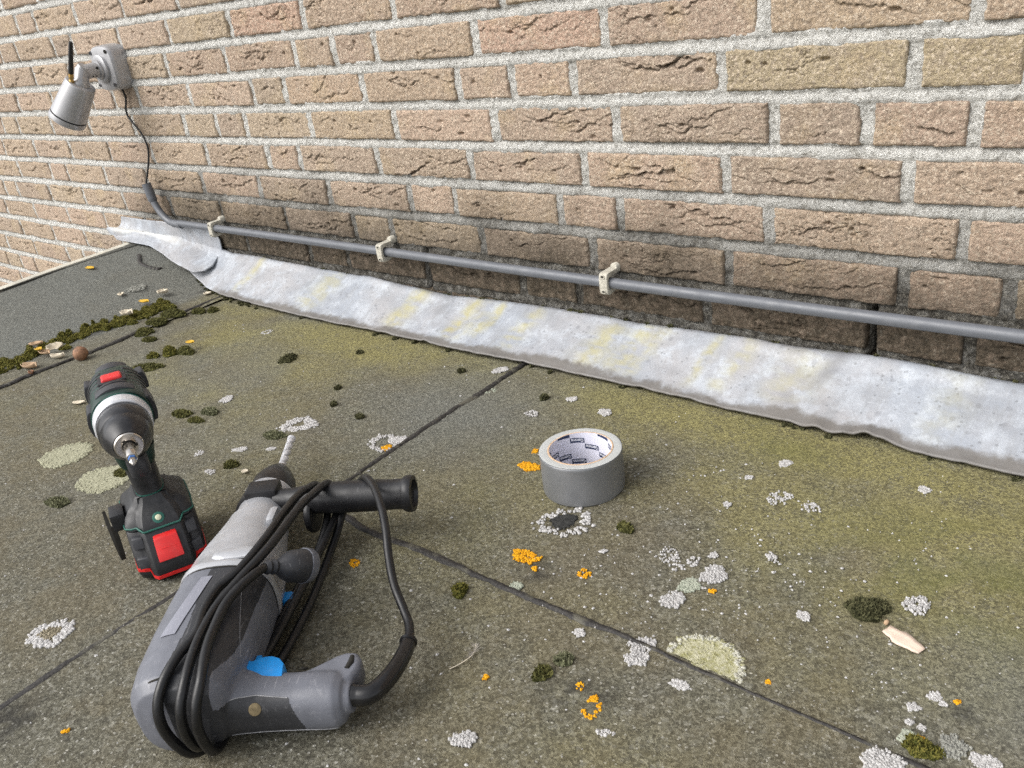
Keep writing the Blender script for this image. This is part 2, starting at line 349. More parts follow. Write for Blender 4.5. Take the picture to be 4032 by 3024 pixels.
wall = empty('brick_wall', (0, 0, 0), label='tan handmade brick wall with pale mortar behind the roof', cat='wall')
CAMV = np.array(CAM_LOC); CR = np.array(CAM_R)
def pix(p):
    q = CR.T @ (np.array(p) - CAMV); return (512 + 858.4 * q[0] / -q[2], 384 - 858.4 * q[1] / -q[2]) if q[2] < -.02 else (1e6, 1e6)
ob = MB(); nb = 0
joint_x = {}
for k in range(-9, 20):
    js = course_joints(k); joint_x[k] = js; z0 = zbot(k)
    for a, b in zip(js, js[1:]):
        x0, x1 = a + MORTAR_GAP / 2, b - MORTAR_GAP / 2; L = x1 - x0
        if z0 < -.06 and a > -2.05: continue
        pts = [pix((x, 0, z)) for x in (x0, x1) for z in (z0, z0 + BH)]
        u0, u1 = min(p[0] for p in pts), max(p[0] for p in pts); v0, v1 = min(p[1] for p in pts), max(p[1] for p in pts)
        vis = u1 > -70 and u0 < 1094 and v1 > -45 and v0 < 800 and not (z0 < -.03 and x0 > -2.2)
        seed = (k + 12) * 101 + int((a + 5) * 50)
        r = random.Random(seed)
        if vis:
            step = .0012 if x1 > -1.15 else (.0017 if x1 > -1.9 else .0026)
            h = BH + r.uniform(-.0012, .0012); me = brick_mesh(L + r.uniform(-.002, .002), h, seed, step)
            o = mesh_obj('brick', me, M_BRICK, wall, (x0, r.uniform(-.0016, .0012), z0 + r.uniform(-.001, .001)))
            o.rotation_euler = (r.uniform(-.012, .012), r.uniform(-.004, .004), r.uniform(-.006, .006))
            c = r.choice(PALETTE); f = r.uniform(.9, 1.1)
            for (kk, xx), cc in SPECIAL.items():
                if kk == k and abs(xx - a) < .02: c = cc; f = 1
            o.color = (c[0] * f, c[1] * f, c[2] * f, 1); nb += 1
        else:
            ob.box((x0, 0, z0), (x1, .03, z0 + BH))
o = ob.build('outer_bricks', M_BRICK, wall, smooth=False, bevel=0); o['kind'] = 'stuff'; o.color = (.41, .30, .215, 1)
# mortar: one rough sheet, weathered back under each brick and flush on top of each brick
def mortar(x0, x1, z0, z1, st):
    X, Z = np.meshgrid(np.arange(x0, x1 + st, st), np.arange(z0, z1 + st, st))
    t = (((Z - zbot(0)) / P_) % 1.0) * P_; t = np.clip((t - BH) / (P_ - BH), 0, 1)
    Y = .0010 + .0060 * t ** 2 + np.where(t <= 0, .0022, 0)
    B = np.zeros_like(X)
    zr = ((Z - zbot(0)) / P_); kk = -np.floor(zr).astype(int); fz = (zr - np.floor(zr)) * P_
    for k in np.unique(kk):
        js = np.array(joint_x.get(int(k), [0.0])); m = kk == k; xx = X[m]; i = np.clip(np.searchsorted(js, xx), 1, len(js) - 1)
        B[m] = np.minimum(np.abs(xx - js[i - 1]), np.abs(xx - js[i]))
    ins = np.minimum(np.minimum(fz, BH - fz), B - MORTAR_GAP / 2); Y = Y + .014 * sstep(.0030, .0065, ins - .004 * (fbm(X * 45, Z * 45, 7, 3) - .5))
    Y += (fbm(X * 28, Z * 40, 3, 4) - .5) * .0085 + (fbm(X * 150, Z * 150, 5, 3, .7) - .5) * .0055
    Y = np.where(((np.abs(X + 1.111) < .0060) | (np.abs(X + .331) < .0068)) & (Z < zbot(5) - .004) & (Z > .03), .075, Y)
    return grid_mesh('mortar', X, Y, Z)
mesh_obj('mortar', mortar(-3.5, .1, -.32, .74, .0030), M_MORTAR, wall)
bk = MB()
bk.box((-4.2, .012, -2.8), (1.4, .11, -.32)).box((-4.2, .012, .744), (1.4, .11, 1.03)).box((.106, .012, -.32), (1.4, .11, .744)).box((-4.2, .012, -.32), (-3.505, .11, .744)).box((-3.5, .085, -.32), (.1, .11, .74))
bk.build('wall_core', M_MORTAR, wall, smooth=False)

# ------------------------------------------------------------------ flat roof
def upz(x, y): return np.clip((-1.745 - np.asarray(x, float)) / .375, 0, None) * .055
STAIN = [(-.75, -.15, 1.1, .055, 1.0), (-.25, -.30, .45, .17, .62), (-.9, -.42, .8, .2, .25), (-1.0, -.17, .5, .07, .95), (-.35, -.16, .35, .06, 1.0), (-.15, -.23, .2, .12, .75), (-1.45, -.22, .18, .10, .8), (-1.30, -.42, .22, .05, .65), (-.55, -.23, .12, .07, .6), (-1.15, -.26, .2, .08, .55), (-.35, -.62, .15, .09, .22), (-.2, -.4, .12, .12, .4)]
def felt(name, xs, ys, z, bend=False, label=None):
    X, Y = np.meshgrid(xs, ys); Zv = np.full_like(X, z)
    Zv += (fbm(X * 5, Y * 5, 4, 3) - .5) * .003 + (fbm(X * 60, Y * 60, 8, 2) - .5) * .0009
    if bend: Zv = upz(X, Y) + z + (fbm(X * 9, Y * 9, 4, 3) - .5) * .004
    me = grid_mesh(name, X, Y, Zv)
    n = fbm(X * 6, Y * 6, 2, 4); n2 = fbm(X * 22, Y * 22, 6, 4)
    a = np.zeros_like(X)
    for cx, cy, sx_, sy_, s in STAIN: a = np.maximum(a, s * np.exp(-((X - cx) / sx_) ** 2 - ((Y - cy) / sy_) ** 2))
    a *= 1 - .95 * np.exp(-((X + .82) / .17) ** 2 - ((Y + .30) / .15) ** 2); a *= 1 - .8 * np.exp(-((X + .78) / .10) ** 2 - ((Y + .16) / .05) ** 2)
    a = np.clip(a * sstep(.20, .55, n) * 1.3 + (n2 - .5) * .25 * (a > .05), 0, 1) * sstep(-1.74, -1.62, X)
    g_ = np.exp(-((X + .12) / .14) ** 2 - ((Y + .30) / .09) ** 2) * .8 + np.exp(-((X + .36) / .05) ** 2 - ((Y + .17) / .03) ** 2) * .6 + .3 * sstep(.55, .75, n) * sstep(-1.2, -.3, X)
    sl = np.clip(sstep(-1.69, -1.74, X) * .85 + .8 * np.exp(-((X + .80) / .14) ** 2 - ((Y + .27) / .13) ** 2) + .7 * np.exp(-((X + .02) / .10) ** 2 - ((Y + .44) / .06) ** 2) + .35 * sstep(.5, .7, fbm(X * 4, Y * 4, 11, 3)), 0, 1)
    dk = np.zeros_like(X)
    for cx, cy, s in [(-.3575, -.6108, .022), (-.335, -.598, .014), (-.478, -.495, .016), (-.505, -.414, .014), (-.755, -.905, .03), (-.0930, -.468, .010), (-.150, -.500, .010)]:
        dk = np.maximum(dk, .8 * np.exp(-((X - cx) ** 2 + (Y - cy) ** 2) / s ** 2) * sstep(.35, .6, fbm(X * 90, Y * 90, 3, 3)))
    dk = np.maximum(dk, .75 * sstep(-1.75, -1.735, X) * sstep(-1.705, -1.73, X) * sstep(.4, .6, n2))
    for nm, v in (('algae', a), ('green', np.clip(g_ * sstep(.3, .6, n2), 0, 1)), ('slate', sl), ('dark', dk)): fattr(me, nm, v)
    return me
roof = empty('roof', (0, 0, 0)); roof['kind'] = 'structure'
def ax(*segs): return np.unique(np.concatenate([np.arange(a, b + 1e-9, s) for a, b, s in segs]))
yA = ax((-3.0, -1.05, .15), (-1.0, -.004, .007))
mesh_obj('felt_sheet', felt('felt_sheet', ax((-1.64, -.79, .007)), yA, 0.0), M_FELT, roof)
mesh_obj('felt_sheet', felt('felt_sheet', ax((-.806, .15, .007), (.25, 2.5, .15)), ax((-.56, -.004, .007)), .0016), M_FELT, roof)
mesh_obj('felt_sheet', felt('felt_sheet', ax((-.797, .15, .007), (.25, 2.5, .15)), ax((-3.0, -1.05, .15), (-1.0, -.531, .007)), .0032), M_FELT, roof)
mesh_obj('felt_sheet', felt('felt_sheet', ax((-2.118, -1.637, .006)), yA, .0026, True), M_FELT, roof)
def seam(pts, wd, z, seed):
    P = crom(pts, 40); n = len(P); L = np.cumsum([0] + [(P[i + 1] - P[i]).length for i in range(n - 1)]); top, rows = [], []
    rws = [[], [], [], []]
    wd0 = wd
    for i, p in enumerate(P):
        wd = wd0 * (1.45 if p.x < -.36 else 1.45 - .75 * min(1, (p.x + .36) / .12))
        t = (P[min(i + 1, n - 1)] - P[max(i - 1, 0)]).normalized(); nn = Vector((-t.y, t.x, 0)); zz = z + float(upz(p.x, p.y))
        a = wd * (.05 + 1.5 * float(fbm(L[i] * 24, seed, 3, 4))); b = wd * (.05 + 1.5 * float(fbm(L[i] * 20 + 9, seed, 6, 4)))
        if L[i] > 0: a += wd * .5 * float(vnoise(L[i] * 230, seed, 2) - .5); b += wd * .5 * float(vnoise(L[i] * 210, seed, 4) - .5)
        for row, off, h in zip(rws, (-a, -a * .6, b * .6, b), (-.002, .0007, .0010, -.002)):
            q = p + nn * off; row.append((q.x, q.y, zz + h))
    A = np.array(rws); return grid_mesh('bitumen_seam', A[:, :, 0].T, A[:, :, 1].T, A[:, :, 2].T)
for pts, wd, z, sd_ in [([(-.776, -1.05), (-.785, -.82), (-.787, -.70), (-.7945, -.49), (-.800, -.439), (-.805, -.353), (-.809, -.279), (-.8075, -.205), (-.811, -.155), (-.814, -.10)], .0046, .0022, 1.3),
                        ([(-.797, -.534), (-.727, -.534), (-.68, -.5375), (-.604, -.533), (-.5, -.5335), (-.41, -.532), (-.35, -.530), (-.24, -.532), (-.11, -.531), (.1, -.532), (.6, -.532)], .0037, .0040, 4.1),
                        ([(-1.627, -.70), (-1.630, -.58), (-1.637, -.52), (-1.633, -.42), (-1.635, -.358), (-1.647, -.30), (-1.652, -.20), (-1.658, -.105)], 0.0042, .0030, 7.7),
                        ([(-2.05, -.075), (-1.99, -.10), (-1.94, -.098), (-1.93, -.085)], .0042, .0045, 2.7)]:
    me = seam([(x, y, 0) for x, y in pts], wd, z, sd_); mesh_obj('bitumen_seam', me, M_BIT, roof)
M_TRIM = plastic('cream_edge_trim', (.60, .58, .50), .5, .15, 40, .4, (.30, .28, .22))
M_FASCIA = plastic('fascia_board', (.30, .29, .26), .6)
dk = MB(); dk.box((-2.10, -3.0, -.30), (2.5, .008, -.02)); dk.box((-2.112, -3.0, -2.75), (-2.09, -.01, -.305)); dk.build('roof_deck', M_FASCIA, roof, smooth=False)
tr = MB()
def edge_x(y): return -2.155 + (.05 * min(1, max(0, (-.04 - y) / .34)))
rows = []
for (dx, dz) in ((.010, -.012), (.009, .0045), (.0005, .0065), (-.0045, .0070), (-.0065, .004), (-.0065, -.060), (-.0045, -.060), (-.003, 0.0)):
    rows.append((dx, dz))
rings = []
for y in np.concatenate([np.linspace(-.035, -.6, 24), np.linspace(-.7, -3, 8)]):
    rings.append([(edge_x(y) + dx, y, .0545 + dz + .0008 * math.sin(y * 17)) for dx, dz in rows])
tr.loft(rings); trim = tr.build('roof_edge_trim', M_TRIM, None, angle=30)
tag(trim, 'cream metal edge trim along the left end of the roof', 'roof trim')
# strip of felt that closes the edge between the sheet end and the trim
cl = MB(); rr = []
for y in np.linspace(-.004, -1.2, 60):
    e = edge_x(min(y, -.04)); rr.append([(e + .006, y, .052), (e + .014, y, .0575), (-2.112, y, float(upz(-2.112, y)) + .0045), (-2.110, y, .03)])
cl.loft(rr, closed=False, cap=False)
gm = cl.mesh('felt_edge')
for nm, vv in (('algae', 0), ('green', 0), ('slate', .85), ('dark', .35)): fattr(gm, nm, np.full(len(gm.vertices), vv))
gm.shade_smooth(); mesh_obj('felt_edge', gm, M_FELT, roof)
gd = bpy.data.meshes.new('ground'); gd.from_pydata([(-40, -40, -2.8), (40, -40, -2.8), (40, 40, -2.8), (-40, 40, -2.8)], [], [(0, 1, 2, 3)])
gg = G('paving', .9); gg.color(gg.mix(gg.noise(gg.pos(), 3, 5), (.20, .19, .17), (.32, .31, .28)))
o = mesh_obj('ground', gd, gg.m); o['kind'] = 'structure'

# ------------------------------------------------------------------ lead flashing
LOW = [(-1.93, -.045), (-1.844, -.062), (-1.7506, -.0871), (-1.6549, -.1083), (-1.5502, -.1126), (-1.4437, -.1189), (-1.3574, -.1197), (-1.2366, -.1191), (-1.1839, -.1159), (-1.0747, -.1154), (-.9618, -.1173), (-.8819, -.1152), (-.812, -.1094), (-.7734, -.1102), (-.6883, -.11), (-.6224, -.1096), (-.5336, -.1104), (-.4639, -.1152), (-.3827, -.1133), (-.352, -.1178), (-.3238, -.118), (-.2963, -.1101), (-.2666, -.1108), (-.2411, -.1174), (-.175, -.1174), (-.12, -.1176), (.3, -.116), (1.2, -.117)]
UPZ = [(-1.93, .060), (-1.7922, .0594), (-1.7422, .0527), (-1.6922, .054), (-1.6228, .055), (-1.5596, .0506), (-1.4989, .0507), (-1.3652, .0495), (-1.1858, .0452), (-1.1209, .0424), (-1.0513, .039), (-.9543, .0461), (-.8535, .0487), (-.7758, .0493), (-.7178, .0503), (-.6653, .0469), (-.5943, .0506), (-.5099, .0504), (-.4327, .0509), (-.3419, .0553), (-.2598, .0529), (-.1845, .0502), (1.2, .051)]
def interp(tab, x): a = np.array(tab); return np.interp(x, a[:, 0], a[:, 1])
xs = ax((-1.93, .1, .004), (.16, 1.2, .06)); ts = np.linspace(0, 1, 34)
X, T = np.meshgrid(xs, ts); yl = interp(LOW, X); zu = interp(UPZ, X)
base = upz(X, 0)
e1 = T / .10
Yv = np.where(T < .10, .004 - .007 * e1, -.003 + (yl + .003) * ((T - .10) / .90))
Zv = np.where(T < .10, zu - .002 * (1 - e1), (zu) * (1 - (T - .10) / .90) ** 1.25 + .0065)
Zv = Zv + base * T ** .7
wv = fbm(X * 9, T * 1.6, 5, 3) - .5
Zv += wv * .011 * np.sin(np.pi * np.clip(T, 0, 1)) + (fbm(X * 45, T * 6, 8, 3) - .5) * .004 * T
Zv += .0050 * np.exp(-((T - .17 - .1 * (vnoise(X * 9, X * 0, 2) - .5)) / .05) ** 2) * sstep(.35, .6, vnoise(X * 6, X * 0 + 3, 4))
for xc, hh in ((-.35, .0042), (-.318, .0035), (-.295, .0075), (-.277, .003), (-.60, .002), (-1.02, .003)): Zv += hh * np.exp(-((X - xc) / .010) ** 2) * sstep(.80, 1, T)
me = grid_mesh('lead_flashing', X, Yv, Zv)
yel = np.zeros_like(X); rs = random.Random(5)
for xc, wd, st in [(-1.611, .012, .7), (-1.367, .030, .55), (-1.345, .012, .5), (-1.119, .020, .85), (-.985, .013, .95), (-.955, .012, .45), (-.930, .012, .9), (-.855, .017, .7), (-.70, .024, .75), (-.65, .02, .8), (-.62, .012, .6), (-.530, .010, .7), (-.486, .012, .6), (-.40, .03, .4), (-.22, .02, .25)]:
    lean = xc + (T - .3) * -.022
    yel = np.maximum(yel, st * np.exp(-((X - lean + (fbm(X * 70, T * 5, 2, 3) - .5) * .02) / wd) ** 2) * sstep(.05, .22, T) * sstep(.95, .55 + .2 * rs.random(), T))
yel *= sstep(.25, .6, fbm(X * 45, T * 14, 9, 4))
gry = np.maximum(.7 * np.exp(-((X + .362 + (T - .2) * .05) / .012) ** 2) * sstep(.85, .2, T), .22 * sstep(.58, .75, fbm(X * 15, T * 3, 12, 4)))
gry = np.maximum(gry, .6 * sstep(.16, .10, T) * sstep(.4, .6, fbm(X * 20, T, 7, 3)))
brn = sstep(.74, .98, T + (fbm(X * 14, T * 2, 4, 4) - .5) * .20 + (fbm(X * 90, T * 2, 1, 2) - .5) * .10) * sstep(-1.80, -1.60, X)
for nm, v in (('yellow', yel), ('grey', gry), ('brown', brn), ('painted_sheen', X * 0)): fattr(me, nm, v)
def thicken(o, t):
    md = o.modifiers.new('thickness', 'SOLIDIFY'); md.thickness = t; md.offset = -1.0; return o
fl = thicken(mesh_obj('lead_flashing', me, M_LEAD), .0024)
tag(fl, 'long lead flashing strip along the foot of the brick wall', 'flashing')
# lapped end piece dressed over the roof edge
TOP = [(-2.262, .108), (-2.226, .113), (-2.1, .112), (-2.02, .114), (-1.9, .111), (-1.795, .106)]
XL = [(0, -2.228), (.35, -2.238), (.55, -2.282), (.75, -2.270), (1, -2.215)]; XR = [(0, -1.797), (.15, -1.776), (.35, -1.776), (.5, -1.783), (.75, -1.764), (.9, -1.768), (1, -1.790)]
LL = [(-2.29, -.040, .066), (-2.215, -.043, .062), (-2.15, -.046, .064), (-2.06, -.035, .056), (-1.98, -.050, .050), (-1.91, -.066, .044), (-1.80, -.082, .032), (-1.76, -.082, .028)]
s_ = np.linspace(0, 1, 120); t_ = np.linspace(0, 1, 40); Sg, T = np.meshgrid(s_, t_)
X = interp(XL, T) * (1 - Sg) + interp(XR, T) * Sg
LA = np.array(LL); yl = np.interp(X, LA[:, 0], LA[:, 1]); zl = np.interp(X, LA[:, 0], LA[:, 2]); zt = interp(TOP, X)
q = np.clip((T - .42) / .58, 0, 1); mid = np.where(X < -1.95, .078, .078 - (X + 1.95) / .15 * .020)
Yv = np.where(T < .42, -.005 - .003 * T, -.0063 + (yl + .0063) * q ** 1.1)
Zv = np.where(T < .42, zt + (mid - zt) * T / .42, mid + (zl - mid) * q ** .85)
bul = sstep(-2.05, -2.22, X); Zv += bul * .010 * np.exp(-((T - .52) / .13) ** 2); Yv -= bul * .016 * np.exp(-((T - .50) / .2) ** 2)
ez = sstep(1.0, .86, Sg); Zv += (fbm(X * 9, T * 2, 6, 3) - .5) * .008 * sstep(.1, .5, T) * sstep(1.05, .8, T) * ez; Yv += (fbm(X * 12, T * 3, 9, 3) - .5) * .006 * sstep(.1, .45, T) * ez; Zv += .0022 * sstep(.9, 1, Sg)
me = grid_mesh('lead_lap', X, Yv, Zv)
brn = sstep(.90, .99, T - .05 + (fbm(X * 30, T * 3, 2, 3) - .5) * .06) * sstep(-1.88, -1.84, X)
shn = .9 * np.exp(-((T - .50 - (X + 2.1) * .18) / .10) ** 2) * sstep(-1.90, -2.05, X) * sstep(.2, .5, fbm(X * 16, T * 9, 4, 4))  # sky-lit sheen along the fold, painted as a pale band
gry = .6 * np.exp(-((X + 2.02) / .10) ** 2 - ((T - .66 - (X + 2.0) * .2) / .035) ** 2) * sstep(.35, .6, fbm(X * 30, T * 14, 1, 3)) + .25 * sstep(.55, .75, fbm(X * 12, T * 5, 14, 3))
for nm, v in (('yellow', .25 * shn), ('grey', gry), ('brown', brn), ('painted_sheen', shn * .8)): fattr(me, nm, v)  # yellow only tints the painted sheen on this piece
lp = thicken(mesh_obj('lead_flashing', me, M_LEAD), .0026)
tag(lp, 'curved lead end piece lapped over the flashing and roof corner', 'flashing')
# ------------------------------------------------------------------ conduit on the wall
M_PVC = plastic('grey_pvc', (.118, .126, .142), .42, .06, 30, .12, (.36, .36, .36), bump=.05)
M_CLIP = plastic('weathered_clip', (.50, .475, .405), .75, .18, 160, .95, (.22, .205, .155), bump=.6, bscale=700)
M_HOLE = plastic('dark_hole', (.02, .018, .014), .9)
M_BLACK = plastic('black_rubber', (.010, .010, .011), .50, .25, 80, .15, (.09, .088, .085), bump=.25)
PY, PZ = -.0245, .1218
cp = empty('conduit', (-.9, PY, PZ), label='thin grey plastic conduit running along the wall above the flashing', cat='conduit')
def rel(pts, o): return [tuple(Vector(p) - Vector(o)) for p in pts]
oo = (-.9, PY, PZ)
n_ = 60
mb = MB(); mb.tube(rel([(x, PY + .0012 * math.sin(x * 4), PZ + .0016 * math.sin(x * 3.1 + 1)) for x in np.linspace(-1.902, 1.2, n_)], oo), .0079, 20); mb.build('pipe', M_PVC, cp)
EL = [(-1.893, PY, PZ - .0012), (-1.915, PY, PZ - .001), (-1.940, PY, .1225), (-1.962, PY, .132), (-1.980, PY, .147), (-1.992, PY, .164), (-1.999, PY, .180), (-2.003, PY, .205)]
pe = crom(EL, 6); mb = MB(); mb.tube(rel(pe, oo), [.0094 if i < 6 else (.0094 if i < 10 else .0080) for i in range(len(pe))], 18); mb.build('bend', M_PVC, cp)
ps = crom([(-1.9955, PY, .170), (-1.9985, PY, .182), (-2.001, PY, .196), (-2.004, PY, .2115)], 5)
mb = MB(); mb.tube(rel(ps, oo), [.0092, .0098] + [.0105] * (len(ps) - 2), 18); sl = mb.build('sleeve', M_PVC, cp)
mb = MB(); mb.lathe([(0, .0104), (.0006, .0104)], tuple(Vector((-2.0042, PY, .2116)) - Vector(oo)), (-.15, 0, 1), 18); mb.build('sleeve_bore', M_HOLE, cp)
cab = MB(); cpts = [(-2.009, -.012, .428), (-2.012, -.007, .410), (-2.018, -.006, .396), (-2.029, -.006, .380), (-2.031, -.006, .365), (-2.016, -.006, .348), (-1.995, -.006, .329), (-1.982, -.0065, .309), (-1.980, -.007, .287), (-1.988, -.010, .263), (-1.995, -.017, .238), (-2.002, PY, .213), (-2.001, PY, .200)]
cab.tube(crom(cpts, 8), .0023, 10); tag(cab.build('cable', M_BLACK), 'thin black cable hanging from the wall camera into the conduit', 'cable')

def clip(x, label):
    """saddle clip: two pads on the wall joined by a bridge bowed over the pipe, a screw slot at each end"""
    t = empty('conduit_clip', (x, 0, PZ), label=label, cat='pipe clip', group='clips holding the conduit')
    w_, pr = .0070, .0155
    prof = []
    # outline in the (y,z) plane: U shape opening sideways round the pipe, arms running back to the wall
    outer = [(.004, .0165), (-.026, .0160), (-.0335, .0158), (-.0365, .0138), (-.0375, .0105), (-.0378, 0), (-.0375, -.0110), (-.0365, -.0150), (-.0325, -.0178), (-.026, -.0172), (-.010, -.0150)]
    inner = [(.004, .0100), (-.026, .0090), (-.0300, .0086), (-.0318, .0070), (-.0324, .0045), (-.0326, 0), (-.0324, -.0045), (-.0318, -.0072), (-.0295, -.0088), (-.026, -.0092), (-.010, -.0100)]
    mb = MB(); rings = []
    for (oy, oz), (iy, iz) in zip(outer, inner): rings.append([(-w_, oy, oz), (w_, oy, oz), (w_, iy, iz), (-w_, iy, iz)])
    mb.loft(rings); mb.build('saddle', M_CLIP, t, bevel=.0018, seg=2)
    for zz in (.0108, -.0118):
        m2 = MB(); rg = []
        for yy, rx, rz in ((-.0368, .0040, .0034), (-.0384, .0038, .0032), (-.0384, .0028, .0023), (-.0374, .0026, .0021)):
            rg.append([(rx * math.cos(a), yy, zz + rz * math.sin(a)) for a in [2 * math.pi * k / 14 for k in range(14)]])
        m2.loft(rg); m2.build('slot_rim', M_CLIP, t)
        m3 = MB(); m3.box((-.0018, -.0386, zz - .0010), (.0018, -.0380, zz + .0012)); m3.build('screw_slot', M_HOLE, t, smooth=False)
    m4 = MB(); m4.lathe([(0, .0070), (.010, .0070), (.012, .0058)], (.001, .0022, .0155), (0, -1, .05), 14); m4.build('wall_plug', M_CLIP, t)
    return t
clip(-1.752, 'weathered cream clip holding the conduit beside its bend')
clip(-1.190, 'weathered cream clip midway along the conduit, between the other two')
clip(-.7005, 'weathered cream clip on the conduit nearest the tape roll')

# ------------------------------------------------------------------ security camera
M_ALU = plastic('silver_paint', (.38, .38, .39), .33, .05, 30, .0, metal=.35, bump=.05)
M_GOLD = plastic('brass', (.62, .42, .16), .3, .1, 60, metal=.9, bump=0)
M_GASKET = plastic('black_gasket', (.012, .012, .012), .6)
BC = Vector((-2.018, 0, .4715))
sc = empty('security_camera', BC, label='silver bullet security camera with black antenna on the brick wall', cat='security camera')
def rsq(y, h, p=3.4, n=48, sc_=1.0): return sellipse((0, y, 0), (1, 0, 0), (0, 0, 1), h * sc_, h * sc_, n, p)
mb = MB(); mb.loft([rsq(.004, .0495), rsq(-.004, .0495), rsq(-.024, .0485), rsq(-.031, .0475), rsq(-.0345, .0455), rsq(-.036, .042), rsq(-.0365, .03)])
base = mb.build('base', M_ALU, sc, angle=35)
for sx, sz in ((1, 1), (1, -1), (-1, 1), (-1, -1)):
    m2 = MB(); m2.lathe([(0, .0042), (.0022, .0042), (.0022, .0026), (.0008, .0024)], (sx * .0345, -.0358, sz * .0345), (0, -1, 0), 14); m2.build('screw', M_HOLE if (sx, sz) == (1, 1) else plastic('screw_steel', (.16, .16, .17), .4, metal=.8), base)
mb = MB(); mb.lathe([(0, .0305), (.006, .0305), (.0075, .0290), (.0085, .026), (.0086, .020)], (0, -.0362, 0), (0, -1, 0), 36); mb.build('flange', M_ALU, sc)
HR = Vector((-2.010, -.098, .4500)) - BC; HF = Vector((-2.052, -.1275, .3880)) - BC; HD = (HF - HR).normalized()
EB = Vector((.003, -.080, -.001))
mb = MB(); mb.tube([(0, -.0445, 0), (0, -.050, 0), (0, -.0502, 0), (0, -.060, 0), (.001, -.078, -.001), (.002, -.093, -.002), (.002, -.0955, -.002)], [.0215, .021, .0165, .0158, .0155, .0155, .0135], 26); arm = mb.build('arm', M_ALU, sc)
mb = MB(); mb.tube([EB + Vector((-.001, -.004, .004)) - HD * .012, EB + Vector((-.001, -.004, .004)), HR - HD * .004, HR - HD * .0035, HR + HD * .006], [.012, .0152, .0152, .0185, .0185], 26); mb.build('knuckle', M_ALU, arm)
for q in range(3):
    m2 = MB(); m2.lathe([(0, .0018), (.0008, .0018)], (.0105, -.060 - q * .008, -.0118), (.66, 0, -.75), 8); m2.build('set_screw', M_HOLE, arm)
m2 = MB(); m2.lathe([(0, .0032), (.001, .0032)], (.0155, -.0555, .004), (1, 0, .2), 10); m2.build('set_screw', M_HOLE, arm)
L_ = (HF - HR).length
hd = MB(); hd.lathe([(0, .012), (0, .0298), (.0012, .0310), (.004, .0318), (L_ * .5, .0350), (L_ * .985, .0382)], HR, HD, 48); head = hd.build('head', M_ALU, sc, angle=50)
hd = MB(); hd.lathe([(L_ * .975, .0368), (L_ * 1.03, .0370)], HR, HD, 48); hd.build('seal_ring', M_GASKET, head)
hd = MB(); hd.lathe([(L_ * 1.026, .0378), (L_ * 1.03, .0387), (L_ * 1.10, .0394), (L_ * 1.17, .0386), (L_ * 1.19, .036), (L_ * 1.19, .030)], HR, HD, 48, cap=False); hd.build('front_hood', M_ALU, head)
hd = MB(); hd.lathe([(L_ * 1.10, .036), (L_ * 1.11, .036)], HR, HD, 40); hd.build('lens_window', plastic('dark_glass', (.01, .01, .012), .08, 0, bump=0), head)
AB = Vector((-2.0035, -.119, .460)) - BC; AM = Vector((-1.9935, -.119, .4755)) - BC; AT = Vector((-1.9445, -.121, .5345)) - BC
an = MB(); an.tube([AM - Vector((0, 0, .001)), AM + (AT - AM) * .5, AT - (AT - AM) * .02, AT], [.0055, .0048, .0043, .0030], 14); ant = an.build('antenna', M_BLACK, sc)
g_ = MB(); g_.lathe([(-.006, .0052), (0, .0054), (.001, .0040), (.006, .0040), (.0065, .0058), (.0115, .0058), (.012, .0046), (.017, .0046)], AB, AM - AB, 8); g_.build('connector', M_GOLD, ant, smooth=False)

# ------------------------------------------------------------------ roll of duct tape
TP = (-.5303, -.3428, .0018)
tape = empty('tape_roll', TP, R_(0), 'roll of grey duct tape lying flat on the roof', 'tape roll'); tape.scale = (.984, .984, .984)
g = G('duct_tape', .36, .40, .5); p = g.obj(); n1 = g.noise(p, 30, 4); st = g.noise(p, 18, 3)
g.color(g.mix(g.ss(n1, .3, .7), (.215, .222, .232), (.262, .268, .278))); g.rough(g.ss(st, .25, .75, .30, .48)); g.bump(g.math('ADD', g.math('MULTIPLY', g.noise(p, 26, 3), 2.0), g.noise(p, 900, 2)), .10, .002)
g2 = G('tape_edge', .5, .1); r2 = g2.math('SQRT', g2.math('ADD', g2.math('POWER', g2.xyz(g2.obj())[0], 2.0), g2.math('POWER', g2.xyz(g2.obj())[1], 2.0)))
cmb = g2.n('ShaderNodeCombineXYZ', X=g2.math('MULTIPLY', r2, 1.0), Y=g2.math('MULTIPLY', g2.xyz(g2.obj())[0], .03), Z=0.0)
rg_ = g2.noise(cmb.outputs[0], 2600, 2); rg2 = g2.noise(g2.obj(), 40, 4)
g2.color(g2.mix(g2.math('MULTIPLY', g2.ss(rg_, .35, .65), .8), (.40, .42, .42), g2.mix(g2.ss(rg2, .3, .7), (.52, .53, .52), (.60, .61, .60)))); g2.bump(rg_, .3, .0006)
RO, RI = .0480, .0382
def wob(x, t): return 1 + .010 * math.sin(2 * t + .6) + .005 * math.sin(3 * t + 2) + .0025 * math.sin(7 * t)
mb = MB(); mb.lathe([(.0003, RO - .0012), (.0012, RO - .0002), (.004, RO), (.046, RO), (.0490, RO - .0002), (.0497, RO - .0008)], ax=(0, 0, 1), n=96, cap=False, wob=wob); band = mb.build('tape_wrap', g.m, tape)
mb = MB(); mb.loft([[(math.cos(a) * r * (wob(0, a) if r > .045 else 1), math.sin(a) * r * (wob(0, a) if r > .045 else 1), z) for a in [-2 * math.pi * k / 96 for k in range(96)]] for r, z in ((RO - .0008, .0497), (RO - .002, .0500), (.044, .0499), (.041, .0501), (RI + .0002, .0498))], cap=False)
mb.build('tape_edge', g2.m, tape)
